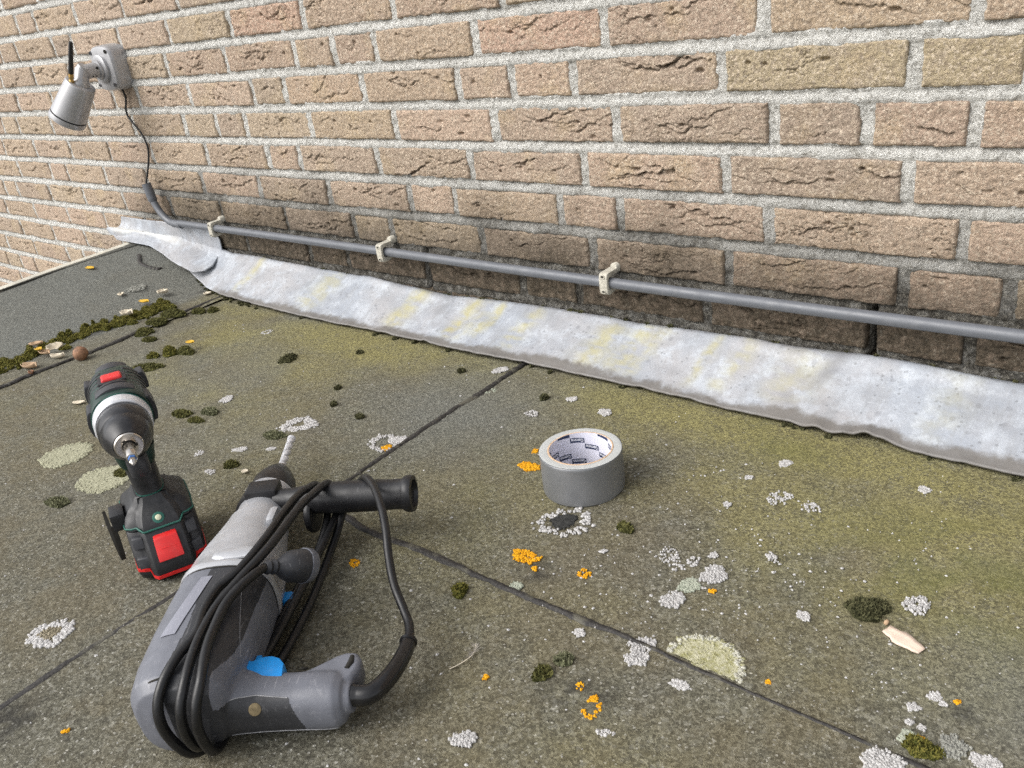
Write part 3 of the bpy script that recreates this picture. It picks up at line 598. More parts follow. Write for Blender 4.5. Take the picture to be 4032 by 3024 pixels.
mb = MB(); mb.loft([[(math.cos(a) * r, math.sin(a) * r, z) for a in [2 * math.pi * k / 96 for k in range(96)]] for r, z in ((RO - .0012, .0003), (RI, .0004))], cap=False); mb.build('tape_underside', g2.m, tape)
M_CARD = plastic('cardboard', (.56, .40, .27), .85, .1, 90); M_PAPER = plastic('white_paper', (.70, .70, .80), .7, .03, 40, bump=.05); M_NAVY = plastic('navy_print', (.018, .032, .085), .6, .05, bump=0); M_WPRINT = plastic('white_print', (.68, .69, .76), .6, .02, bump=0)
CI = .0362
mb = MB(); prof = [(.0004, RI), (.0499, RI), (.0502, RI - .0004), (.0502, CI + .0003), (.0500, CI)]
mb.lathe(prof, ax=(0, 0, 1), n=96, cap=False); core = mb.build('core', M_CARD, tape)
mb = MB(); mb.loft([[(math.cos(a) * CI, math.sin(a) * CI, z) for a in [-2 * math.pi * k / 96 for k in range(96)]] for z in (.0004, .0500)], cap=False); mb.build('core_lining', M_PAPER, core)
# printed words on the lining, upside down as the roll lies
def text_mesh(word):
    cu = bpy.data.curves.new('t', 'FONT'); cu.body = word; cu.size = 1; cu.offset = .03; cu.align_x = 'CENTER'; cu.align_y = 'CENTER'; cu.resolution_u = 2
    to = bpy.data.objects.new('t', cu); C.objects.link(to); dg = bpy.context.evaluated_depsgraph_get(); dg.update()
    me = bpy.data.meshes.new_from_object(to.evaluated_get(dg)); C.objects.unlink(to); bpy.data.objects.remove(to); bpy.data.curves.remove(cu)
    bm = bmesh.new(); bm.from_mesh(me); bmesh.ops.triangulate(bm, faces=bm.faces[:]); vs = [tuple(v.co) for v in bm.verts]; fs = [tuple(v.index for v in f.verts) for f in bm.faces]; bm.free(); bpy.data.meshes.remove(me); return vs, fs
tv, tf = text_mesh('Gamma')
tw = max(v[0] for v in tv) - min(v[0] for v in tv); cx = (max(v[0] for v in tv) + min(v[0] for v in tv)) / 2; thh = max(v[1] for v in tv) - min(v[1] for v in tv); cy = (max(v[1] for v in tv) + min(v[1] for v in tv)) / 2
A0 = math.radians(133); BW, BHt = .0172, .0064
for i in range(-7, 7):
    for j in (-2, -1, 0, 1, 2):
        dep = .0098 + i * .0095 + j * .0285; s0 = i * .0174
        if dep < -.002 or dep > .052: continue
        def onc(s, d, rr):   # s along the inner wall to the viewer's right, d depth below the rim
            a = A0 - (s0 + s) / CI; return (math.cos(a) * rr, math.sin(a) * rr, min(.0498, max(.0006, .050 - (dep + d + s * .10))))
        m2 = MB(); n = 8; m2.loft([[onc(-BW / 2 + BW * k / n, dd, CI - .00022) for k in range(n + 1)] for dd in (BHt / 2, -BHt / 2)], cap=False, closed=False)
        lab = m2.build('printed_label', M_NAVY, core)
        if -.0005 < dep - BHt / 2 and dep + BHt / 2 < .0505:
            kx = BW * .88 / tw; ky = BHt * .70 / thh
            m3 = MB(); m3.add([onc(-(v[0] - cx) * kx, (v[1] - cy) * ky, CI - .00045) for v in tv], tf); m3.build('lettering', M_WPRINT, lab, smooth=False)
# ------------------------------------------------------------------ cordless drill, standing on its battery
M_DGREEN = plastic('dark_green_plastic', (.005, .026, .019), .42, .2, 50, .2, (.055, .065, .06), bump=.15)
M_DBLACK = plastic('black_grip_plastic', (.0125, .013, .015), .46, .2, 60, .35, (.06, .06, .064), bump=.3)
M_DGREY = plastic('charcoal_plastic', (.030, .031, .036), .46, .15, 60, .35, (.095, .095, .10), bump=.2)
M_RED = plastic('red_plastic', (.62, .018, .018), .40, .08, 60, .12, (.6, .25, .22), bump=.05)
M_TEAL = plastic('teal_trim', (.012, .10, .075), .5, .1, bump=0)
M_STEEL = plastic('bright_steel', (.62, .58, .53), .22, .08, 60, metal=1.0, bump=0)
M_SILVER = plastic('silver_plastic', (.70, .71, .74), .35, .06, 60, .15, (.3, .3, .3), metal=.4, bump=.05)
DB = Vector((-.8164, -.7080, 0)); DA = R_(-22.5)
dr = empty('cordless_drill', (DB.x, DB.y, .0015), DA, 'dark green cordless drill with red battery button standing upright', 'cordless drill')
CYB, CYD = .0060, .0035        # centre planes of battery and body
def batt_outline(xf, hw, chf=.010, rear=-.115, pro=.0188, off=0.0):
    """plan of the battery: raised middle of the front, stepped back cheeks, rounded rear"""
    o = off; c = CYB
    P = [(xf + o, -pro), (xf + o, pro), (xf - .004 + o, pro + .0035 + o), (xf - chf + o, pro + .0055 + o), (xf - chf - .001 + o, hw - .006), (xf - chf - .006 + o, hw + o), (xf - .045, hw + .0012 + o), (rear + .012, hw + o), (rear - o, hw - .012), (rear - o, -hw + .012), (rear + .012, -hw - o), (xf - .045, -hw - .0012 - o), (xf - chf - .006 + o, -hw - o), (xf - chf - .001 + o, -hw + .006), (xf - chf + o, -pro - .0055 - o), (xf - .004 + o, -pro - .0035 - o)]
    return [(x, y + c) for x, y in P]
def ringz(z, *a, **k): return [(x, y, z) for x, y in batt_outline(*a, **k)]
mb = MB(); mb.loft([ringz(0, -.004, .0325), ringz(.002, -.001, .0345), ringz(.010, .0035, .0358), ringz(.020, .0025, .0360), ringz(.034, -.006, .0362), ringz(.047, -.0135, .0362), ringz(.0535, -.0175, .0355)])
batt = mb.build('battery', M_DBLACK, dr, bevel=.0012, seg=2)
# zig-zag red trim line round the foot of the battery
o1 = batt_outline(.0040, .0360, off=.0005); rr = []
lift = [0, 0, .001, .0075, .0085, .0085, .0085, .0085, .0085, .0085, .0085, .0085, .0085, .0085, .0075, .001]
for (x, y), l in zip(o1, lift): rr.append(((x, y, .0065 + l), (x, y, .0098 + l)))
m2 = MB(); n = len(rr); m2.add([q for a in rr for q in a] + [(x - .0025 * (1 if x > -.05 else -1), y - .002 * (1 if y > CYB else -1), z) for a in rr for (x, y, z) in a],
    [(2 * i, 2 * ((i + 1) % n), 2 * ((i + 1) % n) + 1, 2 * i + 1) for i in range(n)] + [(2 * i + 1, 2 * ((i + 1) % n) + 1, 2 * n + 2 * ((i + 1) % n) + 1, 2 * n + 2 * i + 1) for i in range(n)])
m2.build('red_trim', M_RED, batt, smooth=False)
# red release button, wedge with three ridges
def quad_loft(name, mat, parent, secs, bevel=.0012): m = MB(); m.loft(secs); return m.build(name, mat, parent, bevel=bevel)
btn = quad_loft('release_button', M_RED, batt, [[(x0, CYB + s * w_, z0) for (x0, z0, w_, s) in ((xa, za, ww, -1), (xa, za, ww, 1), (xb, zb, ww, 1), (xb, zb, ww, -1))] for (xa, za, xb, zb, ww) in ((-.0085, .0245, .0020, .0250, .0125), (-.006, .0275, .0065, .0270, .0130), (-.010, .0330, .0015, .0345, .0128), (-.016, .0460, -.0085, .0475, .0122), (-.022, .0475, -.0150, .0490, .0118))], .0014)
for q in range(3):
    m = MB(); t0 = .36 + q * .12; xx = .0075 + (-.0085 - .0075) * t0; zz = .0225 + (.0475 - .0225) * t0
    m.box((xx - .0012, CYB - .009, zz - .0006), (xx + .0012, CYB + .009, zz + .0006)); m.build('ridge', M_RED, btn, bevel=.0003)
for s in (-1, 1):
    quad_loft('cheek_pad', M_DGREY, batt, [[(x0, CYB + y0, z0) for x0, y0, z0 in ((xa, s * .0225, za), (xb, s * .0335, za), (xb - .006, s * .0335, za), (xa - .006, s * .0225, za))] for xa, xb, za in ((-.0075, -.0095, .0165), (-.0055, -.0085, .0180), (-.0085, -.0115, .0290), (-.0105, -.0135, .0298))], .0009)
    quad_loft('cheek_pad', M_DGREY, batt, [[(x0, CYB + y0, z0) for x0, y0, z0 in ((xa, s * .0225, za), (xb, s * .0330, za), (xb - .006, s * .0330, za), (xa - .006, s * .0225, za))] for xa, xb, za in ((-.0155, -.0175, .0375), (-.0135, -.0160, .0385), (-.0180, -.0205, .0490), (-.0200, -.0225, .0500))], .0009)
o2 = [(x, y, .0545 + (0 if abs(y - CYB) < .020 and x > -.05 else .0030)) for x, y in batt_outline(-.0172, .0356)]
m = MB(); m.tube(o2 + o2[:1], .0011, 6); m.build('seam_line', M_TEAL, dr)
# foot of the drill above the battery, LED, belt clip
def foot(z, xf, hw, rear, pro, chf=.008): return ringz(z, xf, hw, chf, rear, pro)
ftm = MB(); ftm.loft([foot(.0550, -.0180, .0352, -.1145, .0188), foot(.0600, -.0205, .0350, -.114, .0180), foot(.0660, -.0270, .0325, -.111, .0165), foot(.0715, -.0335, .0275, -.106, .0140, .006), foot(.0770, -.0385, .0205, -.098, .0110, .004), foot(.0830, -.0405, .0165, -.092, .0095, .003)])
ft = ftm.build('foot', M_DBLACK, dr, bevel=.0010)
m = MB(); m.lathe([(0, .0062), (.002, .0062), (.0024, .0050)], (-.0250, CYB - .0005, .0625), (.78, 0, .62), 18); led = m.build('led_ring', M_TEAL, ft)
m = MB(); m.lathe([(0, .0034), (.0030, .0032), (.0036, .0020)], (-.0250, CYB - .0005, .0625), (.78, 0, .62), 14); m.build('led_lens', plastic('clear_lens', (.55, .56, .40), .15, .05, bump=0), led)
m = MB(); m.tube([(-.0255, CYB - .0165, .0600), (-.0265, CYB - .0120, .0628)], .0017, 8); m.build('bit_slot', M_HOLE, ft)
m = MB(); m.box((-.0700, CYB - .0470, .0520), (-.0430, CYB - .0320, .0720)); m.build('clip_mount', M_DBLACK, ft, bevel=.002)
cl = [(-.045, -.0405, .060), (-.0440, -.0405, .045), (-.0420, -.0410, .028), (-.0440, -.0420, .0185), (-.0500, -.0430, .0165), (-.0550, -.0440, .022), (-.0640, -.0455, .036), (-.0760, -.0470, .0485), (-.0840, -.0475, .0560), (-.0865, -.0475, .0600)]
P = crom(cl, 6); m = MB(); rg = []
for i, q in enumerate(P):
    t = (P[min(i + 1, len(P) - 1)] - P[max(i - 1, 0)]).normalized(); nn = t.cross(Vector((0, 1, 0))).normalized(); wd = .0026 * (1 - .5 * (i / len(P)) ** 3)
    rg.append([q + nn * .0009 + Vector((0, wd, 0)), q + nn * .0009 - Vector((0, wd, 0)), q - nn * .0009 - Vector((0, wd, 0)), q - nn * .0009 + Vector((0, wd, 0))])
m.loft(rg); m.build('belt_clip', M_HOLE, dr, bevel=0)
# handle and trigger
hs_ = [(.078, -.0640, .0235, .0150), (.083, -.0640, .0220, .0146), (.095, -.0630, .0218, .0150), (.110, -.0625, .0225, .0158), (.122, -.0630, .0235, .0162), (.134, -.0650, .0270, .0170), (.145, -.0680, .0300, .018)]
m = MB(); m.loft([sellipse((x, CYB - (z - .08) * .04, z), (1, 0, 0), (0, 1, 0), a, b, 24, 2.6) for z, x, a, b in hs_]); hdl = m.build('handle', M_DBLACK, dr)
m = MB(); m.loft([sellipse((-.0640, CYB, z), (1, 0, 0), (0, 1, 0), .0226, .0152, 24, 2.6) for z in (.0828, .0842)]); m.build('handle_ring', M_TEAL, hdl)
m = MB(); m.loft([sellipse((x, CYD + .001, z), (1, 0, 0), (0, 1, 0), a, b, 20, 2.4) for z, x, a, b in ((.1110, -.040, .006, .0085), (.1135, -.037, .0105, .0105), (.122, -.034, .0125, .0112), (.132, -.033, .0135, .0112), (.139, -.034, .0140, .0112))]); m.build('trigger', M_DGREY, dr)
m = MB(); m.loft([sellipse((-.052, CYD + .001, z), (1, 0, 0), (0, 1, 0), a, b, 24, 3) for z, a, b in ((.119, .014, .0160), (.124, .018, .0185), (.136, .022, .0205), (.142, .024, .022))]); m.build('trigger_housing', M_DGREEN, dr)
# body along x
AZ = .1640
def ring_x(x, a, b, z=AZ, p=2.4, n=32): return sellipse((x, CYD + .0018 * (-x / .17), z), (0, 1, 0), (0, 0, 1), a, b, n, p)
m = MB(); m.loft([ring_x(-.1910, .014, .013), ring_x(-.1895, .021, .020), ring_x(-.1850, .0255, .0250), ring_x(-.172, .0280, .0280), ring_x(-.145, .0295, .0295), ring_x(-.110, .0302, .0300), ring_x(-.088, .0308, .0302), ring_x(-.0765, .0312, .0304), ring_x(-.0735, .0300, .0295)]); body = m.build('body', M_DGREEN, dr)
def arc_rib(x0, x1, a0, a1, h, mat, name, r=.0300, n=12, skew=0.0):
    """raised rubber pad wrapped on the body between two angles (0 = up, + = viewer's right)"""
    mm = MB(); rg = []
    for k in range(n + 1):
        a = R_(a0 + (a1 - a0) * k / n); hh = h * (1 if 0 < k < n else .25); cx_ = CYD + .0018 * (-(x0 + x1) / 2 / .17); sk = skew * (k / n - .5)
        def P_(x, rr): return (x + sk, cx_ + math.sin(a) * rr, AZ + math.cos(a) * rr)
        rg.append([P_(x0, r - .004), P_(x0 + .001, r + hh), P_(x1 - .001, r + hh), P_(x1, r - .004)])
    mm.loft(rg); return mm.build(name, mat, body, bevel=.0006)
arc_rib(-.187, -.166, -38, 40, .0012, M_DGREY, 'rear_cap', .0275)
arc_rib(-.164, -.156, -62, -20, .0024, M_DBLACK, 'grip_rib', .0285, skew=.008); arc_rib(-.164, -.156, 22, 64, .0024, M_DBLACK, 'grip_rib', .0285, skew=-.008)
for q in range(4):
    arc_rib(-.153 + q * .0125, -.146 + q * .0125, -82, -26, .0026, M_DBLACK, 'grip_rib', .0292, skew=.010); arc_rib(-.153 + q * .0125, -.146 + q * .0125, 28, 84, .0026, M_DBLACK, 'grip_rib', .0292, skew=-.010)
arc_rib(-.1115, -.1040, -30, 30, .0022, M_DBLACK, 'grip_rib'); arc_rib(-.101, -.0835, -44, 44, .0030, M_DGREY, 'front_collar'); arc_rib(-.1500, -.1400, -22, 24, .0016, M_DBLACK, 'grip_rib', .0292)
for s in (-1, 1):
    arc_rib(-.187, -.164, s * 62, s * 104, .0060, M_DGREY, 'bumper', .0285); arc_rib(-.104, -.076, s * 58, s * 116, .0050, M_DGREY if s < 0 else M_DBLACK, 'bumper', .0300)
    arc_rib(-.150, -.100, s * 88, s * 150, .0020, M_DBLACK, 'side_panel', .0295)
M = Matrix.Translation((-.1265, CYD + .0013, AZ + .0288)); m = MB(); m.box((-.0100, -.0118, -.004), (.0100, .0118, .0045), M, .06); m.build('speed_switch', M_RED, body, bevel=.0022, seg=3)
m = MB(); m.box((-.0140, -.0150, -.0045), (.0135, .0150, .0016), M); m.build('switch_bezel', M_DBLACK, body, bevel=.0015)
XC = (0, CYD, AZ)
m = MB(); m.lathe([(-.0740, .0300), (-.0715, .0305)], XC, n=40); m.build('collar_line', M_TEAL, dr)
m = MB(); m.lathe([(-.0720, .0285), (-.0710, .0297), (-.0560, .0290), (-.0545, .0275)], XC, n=64, wob=lambda x, t: 1 + (.018 if math.sin(16 * t) > .35 and -.071 < x < -.055 else 0)); m.build('torque_ring', M_SILVER, dr, angle=25)
M_CHUCK = plastic('chuck_plastic', (.012, .012, .014), .32, .2, 50, .3, (.075, .075, .08), bump=.12)
m = MB(); m.lathe([(-.0550, .0255), (-.0535, .0268), (-.0450, .0272), (-.0300, .0262), (-.0285, .0252), (-.0265, .0248), (-.0250, .0252), (-.0140, .0222), (-.0060, .0180), (-.0015, .0158), (0, .0150)], XC, n=48); ck = m.build('chuck', M_CHUCK, dr)
m = MB(); m.lathe([(-.003, .0140), (.0010, .0142), (.0022, .0132), (.0024, .0080), (.0020, .0066), (-.008, .0062)], XC, n=40, cap=False); nose = m.build('chuck_nose', M_STEEL, ck)
for q in range(3):
    a = 2 * math.pi * q / 3 + .5; m = MB(); m.box((-.004, -.0016, .0050), (.0027, .0016, .0082), Matrix.Translation(XC) @ Matrix.Rotation(a, 4, 'X')); m.build('jaw_slot', M_HOLE, nose, smooth=False)
m = MB(); m.lathe([(-.012, .0050), (.004, .0050), (.0050, .0056), (.0300, .0056), (.0320, .0050), (.0325, .0036)], XC, n=20); bh = m.build('bit_holder', M_STEEL, dr)
m = MB(); m.lathe([(.0320, .0040), (.0360, .0040)], XC, n=6); m.build('bit_ring', plastic('blue_ring', (.05, .16, .45), .4, bump=0), bh)
m = MB(); m.lathe([(.0320, .0034), (.0420, .0034), (.0430, .0026), (.0475, .0012)], XC, n=6); m.build('screw_bit', M_STEEL, bh, smooth=False)
# ------------------------------------------------------------------ corded hammer drill lying on its side
HB = (-.6034, -.8161, .0035); HA = math.atan2(.7628, -.6465)
hdr = empty('hammer_drill', HB, HA, 'grey and silver corded hammer drill lying on its side', 'hammer drill')
def L(u, v, w_): return Vector((u, -v, w_))          # u to the chuck, v towards the pistol grip, w up
M_GREY = plastic('grey_housing', (.165, .172, .200), .46, .08, 40, .25, (.24, .24, .25), bump=.15)
def scuffed(name, col, rough, light, amount):
    g = G(name, rough); p = g.obj(); n1 = g.noise(p, 40, 4)
    c = g.mix(g.ss(n1, .3, .7), tuple(x * .9 for x in col), tuple(x * 1.1 for x in col))
    for rz, sc in ((.5, 35), (-.9, 28), (1.9, 45)):
        mp = g.n('ShaderNodeMapping', Vector=p, Rotation=(.3, .4, rz), Scale=(1, 14, 6)).outputs[0]
        sc_ = g.math('MULTIPLY', g.ss(g.noise(mp, sc, 3, .6), .665, .70), amount); c = g.mix(sc_, c, light)
    du = g.noise(p, 120, 5, .75); c = g.mix(g.math('MULTIPLY', g.ss(du, .55, .75), .35), c, light)
    g.color(c); g.rough(g.ss(g.noise(p, 70, 4), .2, .8, rough - .1, rough + .14)); g.bump(g.noise(p, 900, 2), .2, .0006); return g.m
M_GREY = scuffed('grey_housing', (.135, .141, .164), .44, (.30, .30, .32), .5)
M_DARK = plastic('dark_housing', (.036, .037, .041), .46, .12, 40, .30, (.11, .11, .11), bump=.25)
M_CAST = plastic('cast_alloy', (.46, .468, .49), .36, .06, 50, .25, (.45, .44, .43), metal=.35, bump=.12)
M_DARK = scuffed('dark_housing', (.030, .031, .035), .44, (.14, .14, .145), .5)
M_BLUE = plastic('blue_plastic', (.010, .27, .72), .38, .08, 60, .15, (.25, .45, .7), bump=.05)
BODY = [(-.036, .018, .022, .024, .040), (-.032, .017, .034, .033, .0405), (-.022, .016, .041, .0385, .041), (.0, .0155, .0440, .0405, .0415), (.04, .0150, .0450, .0415, .042), (.085, .0145, .0450, .0415, .042), (.117, .0145, .0440, .0410, .042)]
GRIP = [(.020, -.004, .0305, .036, .038), (.040, -.0045, .0280, .0300, .0345), (.055, -.0060, .0235, .0250, .0300), (.075, -.0075, .0206, .0226, .0270), (.105, -.0085, .0200, .0220, .0260), (.125, -.0095, .0205, .0222, .0260), (.136, -.0105, .0200, .0212, .0262), (.1420, -.0110, .0170, .0178, .0268), (.1450, -.0115, .0125, .0130, .0272)]
mb = MB(); mb.loft([sellipse(L(u, v, w_), (0, -1, 0), (0, 0, 1), a, b, 32, 2.7) for u, v, a, b, w_ in BODY])
mb.loft([sellipse(L(u, v, w_), (1, 0, 0), (0, 0, 1), a, b, 32, 2.5) for v, u, a, b, w_ in GRIP])
LOB = [(.004, .098), (.0085, .110), (.0155, .122), (.0225, .133), (.0255, .142), (.0240, .1500), (.0165, .1545), (.006, .1540), (-.004, .1500), (-.010, .1430), (-.008, .118), (-.004, .102)]
def lobr(w_, s): return [L(.006 + (u - .006) * s, .132 + (v - .132) * s, w_) for u, v in LOB]
mb.loft([lobr(.0190, .86), lobr(.0215, 1), lobr(.0405, 1), lobr(.0435, .86)])
mb.lathe([(-.012, .0150), (.003, .0118)], L(-.0130, .1470, .0290), (-.02, -1, .05), 20)
tme = mb.mesh('raw'); tmo = bpy.data.objects.new('raw', tme); C.objects.link(tmo)
rm = tmo.modifiers.new('r', 'REMESH'); rm.mode = 'VOXEL'; rm.voxel_size = .0010
sm = tmo.modifiers.new('s', 'SMOOTH'); sm.factor = .5; sm.iterations = 14
dg = bpy.context.evaluated_depsgraph_get(); dg.update(); hm = bpy.data.meshes.new_from_object(tmo.evaluated_get(dg)); bpy.data.objects.remove(tmo)
nv = len(hm.vertices); co = np.empty(nv * 3); hm.vertices.foreach_get('co', co); co = co.reshape(-1, 3)
polys = [tuple(p.vertices) for p in hm.polygons]
cen = np.array([co[list(p)].mean(0) for p in polys]); U, V, W = cen[:, 0], -cen[:, 1], cen[:, 2]
vb = np.interp(U, [-.05, -.03, -.01, .03, .10, .117], [.012, .012, .010, .013, .008, .009])
ub = np.interp(V, [.02, .0425, .0430, .0525, .0545, .060, .067, .085, .093, .0985, .1015, .103], [-.0150, -.0170, -.0205, -.0230, -.0300, -.0300, -.0290, -.0275, -.0285, -.0310, -.0330, -.040])
vend = np.interp(W, [0, .02, .045, .06], [.112, .110, .1015, .099])
grey = (V < vb) | ((V > np.interp(U, [-.02, -.0165, .0, .01, .03], [.0455, .0460, .0525, .0545, .0560])) & ((V > vend) | ~((U < np.interp(V, [.043, .0535, .0545, .10], [-.0120, -.0150, -.0160, -.0180])) & (W < .0490 - .12 * np.clip(V - .06, 0, 1))) & (W > .012)))
side = (~grey) & (V < .0435)
def sub(name, mask, mat, parent):
    fs = [polys[i] for i in np.nonzero(mask)[0]]; used = sorted({v for f in fs for v in f}); mp = {v: i for i, v in enumerate(used)}
    me = bpy.data.meshes.new(name); me.from_pydata(co[used].tolist(), [], [tuple(mp[v] for v in f) for f in fs]); me.update(); me.shade_smooth()
    o = mesh_obj(name, me, mat, parent); return o
top_ = sub('top_shell', grey & (V < .0445), M_GREY, hdr)
side_ = sub('side_panel', side, M_DARK, hdr)
grp = sub('grip', grey & (V >= .0445), M_GREY, hdr)
sub('grip_pad', (~grey) & ~side, M_DARK, grp)
from mathutils.bvhtree import BVHTree
bvh = BVHTree.FromPolygons([tuple(c) for c in co], polys)
def on_shell(pts, dirn, off=.0002):
    out = []
    for q in pts:
        h = bvh.ray_cast(L(*q), Vector(dirn))
        if h[0] is not None: out.append(h[0] - Vector(dirn) * off)
    return out
M_LINE = plastic('pale_edge', (.30, .30, .31), .6, bump=0)
def edge_line(name, pts, dirn, rad, mat, parent):
    q = on_shell(pts, dirn)
    if len(q) > 3: m_ = MB(); m_.tube(q, rad, 6); m_.build(name, mat, parent)
edge_line('pad_edge', [(-.2, v, .0490 - .12 * max(0, v - .06)) for v in np.linspace(.0560, .1010, 26)], (1, 0, 0), .00045, M_LINE, grp)
edge_line('mould_line', [(-.2, v, .0125 + .003 * math.sin(v * 30)) for v in np.linspace(.05, .136, 26)], (1, 0, 0), .00035, M_LINE, grp)
edge_line('mould_line', [(u, .060 - .02 * (u / .1), .2) for u in np.linspace(.012, .095, 24)], (0, 0, -1), .00022, M_LINE, side_)
bpy.data.meshes.remove(hm)
def surfw(u, v):
    B = np.array(BODY); v0, a, b, w0 = [np.interp(u, B[:, 0], B[:, i]) for i in (1, 2, 3, 4)]
    t = min(.999, abs((v - v0) / a)); return w0 + b * (1 - t ** 2.7) ** (1 / 2.7)
# rating plate with worn print on the top shell
m = MB(); gl = []
for i in range(15):
    t = i / 14; row = []
    for j in range(6):
        s = j / 5; u = .022 + (.096 - .022) * t; va = -.0085 + (.0035 + .0085) * t; vb2 = .0050 + (.0140 - .005) * t; v = va + (vb2 - va) * s; row.append(L(u, v, surfw(u, v) + .0007))
    gl.append(row)
m.loft(gl, cap=False, closed=False)
pg = G('rating_plate', .25, 0, .6); p = pg.obj(); lines = pg.n('ShaderNodeTexNoise', dict(noise_dimensions='2D'), Vector=pg.n('ShaderNodeMapping', Vector=p, Scale=(260, 900, 1)).outputs[0], Scale=1.0, Detail=2.0).outputs['Fac']
pg.color(pg.mix(pg.ss(lines, .56, .72, 0, .30), (.225, .23, .27), (.42, .43, .47))); m.build('rating_plate', pg.m, top_)
M_SCREW = plastic('brass_screw', (.20, .155, .085), .45, .2, 200, metal=.6)
m = MB(); m.lathe([(0, .0052), (.0010, .0050), (.0013, .0035)], L(-.0262, .0745, .0392), (-.80, -.1, .55), 16); m.build('screw', M_SCREW, grp)
for u, v in ((-.0205, .0455), (-.0200, .0495), (-.0240, .0475)):
    m = MB(); m.lathe([(0, .0009), (.0006, .0009)], L(u, v, .0640), (-.5, -.3, .9), 8); m.build('dot', plastic('light_dot', (.4, .39, .36), .6), grp)
m = MB(); m.lathe([(0, .0062), (.0012, .0060)], L(-.0060, -.0235, .0570), (-.25, .75, .6), 14, wob=lambda x, t: 1 - .4 * abs(math.sin(t))); m.build('screw_recess', M_HOLE, top_)
m = MB(); m.lathe([(0, .0040), (.0012, .0038)], L(.0090, .1080, .0430), (.8, .1, .6), 12, wob=lambda x, t: 1 - .5 * abs(math.sin(t))); m.build('screw_recess', M_HOLE, grp)
m = MB(); m.tube([L(.0045, .1440, .0430), L(.0110, .1465, .0432), (L(.0185, .1465, .0425))], [.0022, .0028, .0022], 10); m.build('strap_slot', M_HOLE, grp)
# rear cap line
m = MB(); m.tube([L(u, v, w_) for u, v, w_ in ((-.0235, .0120, .0795), (-.0245, .0, .0765), (-.0235, -.0125, .0680), (-.0225, -.0205, .0560), (-.0220, -.0240, .0420))], .0009, 6); m.build('shell_seam', M_HOLE, top_)
# trigger and lock button
prof = [(-.0005, .0430), (.0245, .0455), (.0290, .0530), (.0285, .0565), (.0225, .0590), (.0205, .0625), (.0235, .0670), (.0250, .0725), (.0248, .0785), (.0215, .0850), (.0140, .0905), (-.002, .0925)]
m = MB(); m.loft([[L(u * s, v, w_) for u, v in prof] for w_, s in ((.0140, .90), (.0170, 1), (.0450, 1), (.0485, .92))]); trg = m.build('trigger', M_BLUE, hdr, bevel=.0010)
m = MB(); m.box(L(.0170, .0655, .033), L(.0335, .0605, .0415)); m.build('lock_button', M_BLUE, hdr, bevel=.0009)
m = MB(); m.box(L(.128, .0665, .012), L(.144, .0520, .022)); m.build('mode_lever', M_BLUE, hdr, bevel=.003)
# alloy gear case
GC = [(.110, .0145, .0452, .0422, .042), (.1145, .0145, .0462, .0432, .042), (.1180, .0145, .0462, .0432, .042), (.1200, .0145, .0448, .0418, .042), (.140, .0142, .0440, .0410, .042), (.170, .0130, .0405, .0380, .0415), (.200, .0115, .0358, .0340, .041), (.225, .0102, .0318, .0306, .0405), (.229, .0100, .0318, .0306, .0405), (.2305, .0098, .0290, .0282, .0403), (.2520, .0090, .0275, .0270, .040), (.2780, .0078, .0270, .0268, .040), (.2800, .0076, .0282, .0280, .040), (.2905, .0072, .0280, .0278, .040), (.2920, .0071, .0262, .0260, .040)]
m = MB(); m.loft([sellipse(L(u, v, w_), (0, -1, 0), (0, 0, 1), a, b, 40, 2.15 + .5 * max(0, (.2 - u) / .1)) for u, v, a, b, w_ in GC]); gc = m.build('gear_case', M_CAST, hdr, angle=35)
m = MB(); m.loft([sellipse(L(u, v, .083), (1, 0, 0), (0, -1, 0), a, b, 20, 2.2) for u, v, a, b in ((.1240, .026, .0045, .022),)] + [sellipse(L(.1280, .026, w_), (1, 0, 0), (0, -1, 0), a, b, 20, 2.2) for w_, a, b in ((.0846, .0085, .021), (.0856, .006, .0175))]); m.build('casting_boss', M_CAST, gc)
m = MB(); m.box(L(.196, .0420, .052), L(.222, .0330, .0735)); m.build('casting_lug', M_CAST, gc, bevel=.004)
# dark joint between housing and gear case
m = MB(); m.loft([sellipse(L(u, .0145, .042), (0, -1, 0), (0, 0, 1), .0447, .0417, 40, 2.55) for u in (.1085, .1115)]); m.build('housing_joint', M_HOLE, hdr)
# chuck and masonry bit
AX = Vector((1, .055, 0)).normalized(); CH = L(.2915, .0070, .040)
m = MB(); m.lathe([(0, .0240), (.002, .0258), (.012, .0262), (.024, .0248), (.036, .0218), (.047, .0180), (.056, .0140), (.058, .0105)], CH, AX, 60, wob=lambda x, t: 1 + (.022 if math.sin(14 * t) > .2 and .014 < x < .055 else 0)); ck2 = m.build('chuck', M_CHUCK, hdr, angle=25)
m = MB(); m.lathe([(-.004, .0268), (.0015, .0272)], CH, AX, 40); m.build('chuck_ring', M_SILVER, ck2)
m = MB(); m.lathe([(.055, .0066), (.071, .0062), (.073, .0050)], CH, AX, 14); m.build('chuck_nose', plastic('dull_steel', (.30, .27, .24), .5, .2, 100, metal=.7), ck2)
M_BITM = plastic('dusty_bit', (.60, .60, .62), .5, .25, 260, .6, (.74, .73, .72), metal=.15)
m = MB(); e1 = AX.orthogonal().normalized(); e2 = AX.cross(e1); rg = []
for i in range(60):
    t = i / 59; x = .070 + t * .076; tw = t * 15.0 * (1 if t < .97 else .99); r0 = .0048; ring = []
    for k in range(16):
        a = 2 * math.pi * k / 16; r = r0 * (1 - (.42 * max(0, math.cos(2 * (a - tw))) ** 3 if .10 < t < .93 else .0)); r *= 1.12 if t > .93 else 1
        if t > .97: r *= .6
        ring.append(CH + AX * x + (e1 * math.cos(a) + e2 * math.sin(a)) * r)
    rg.append(ring)
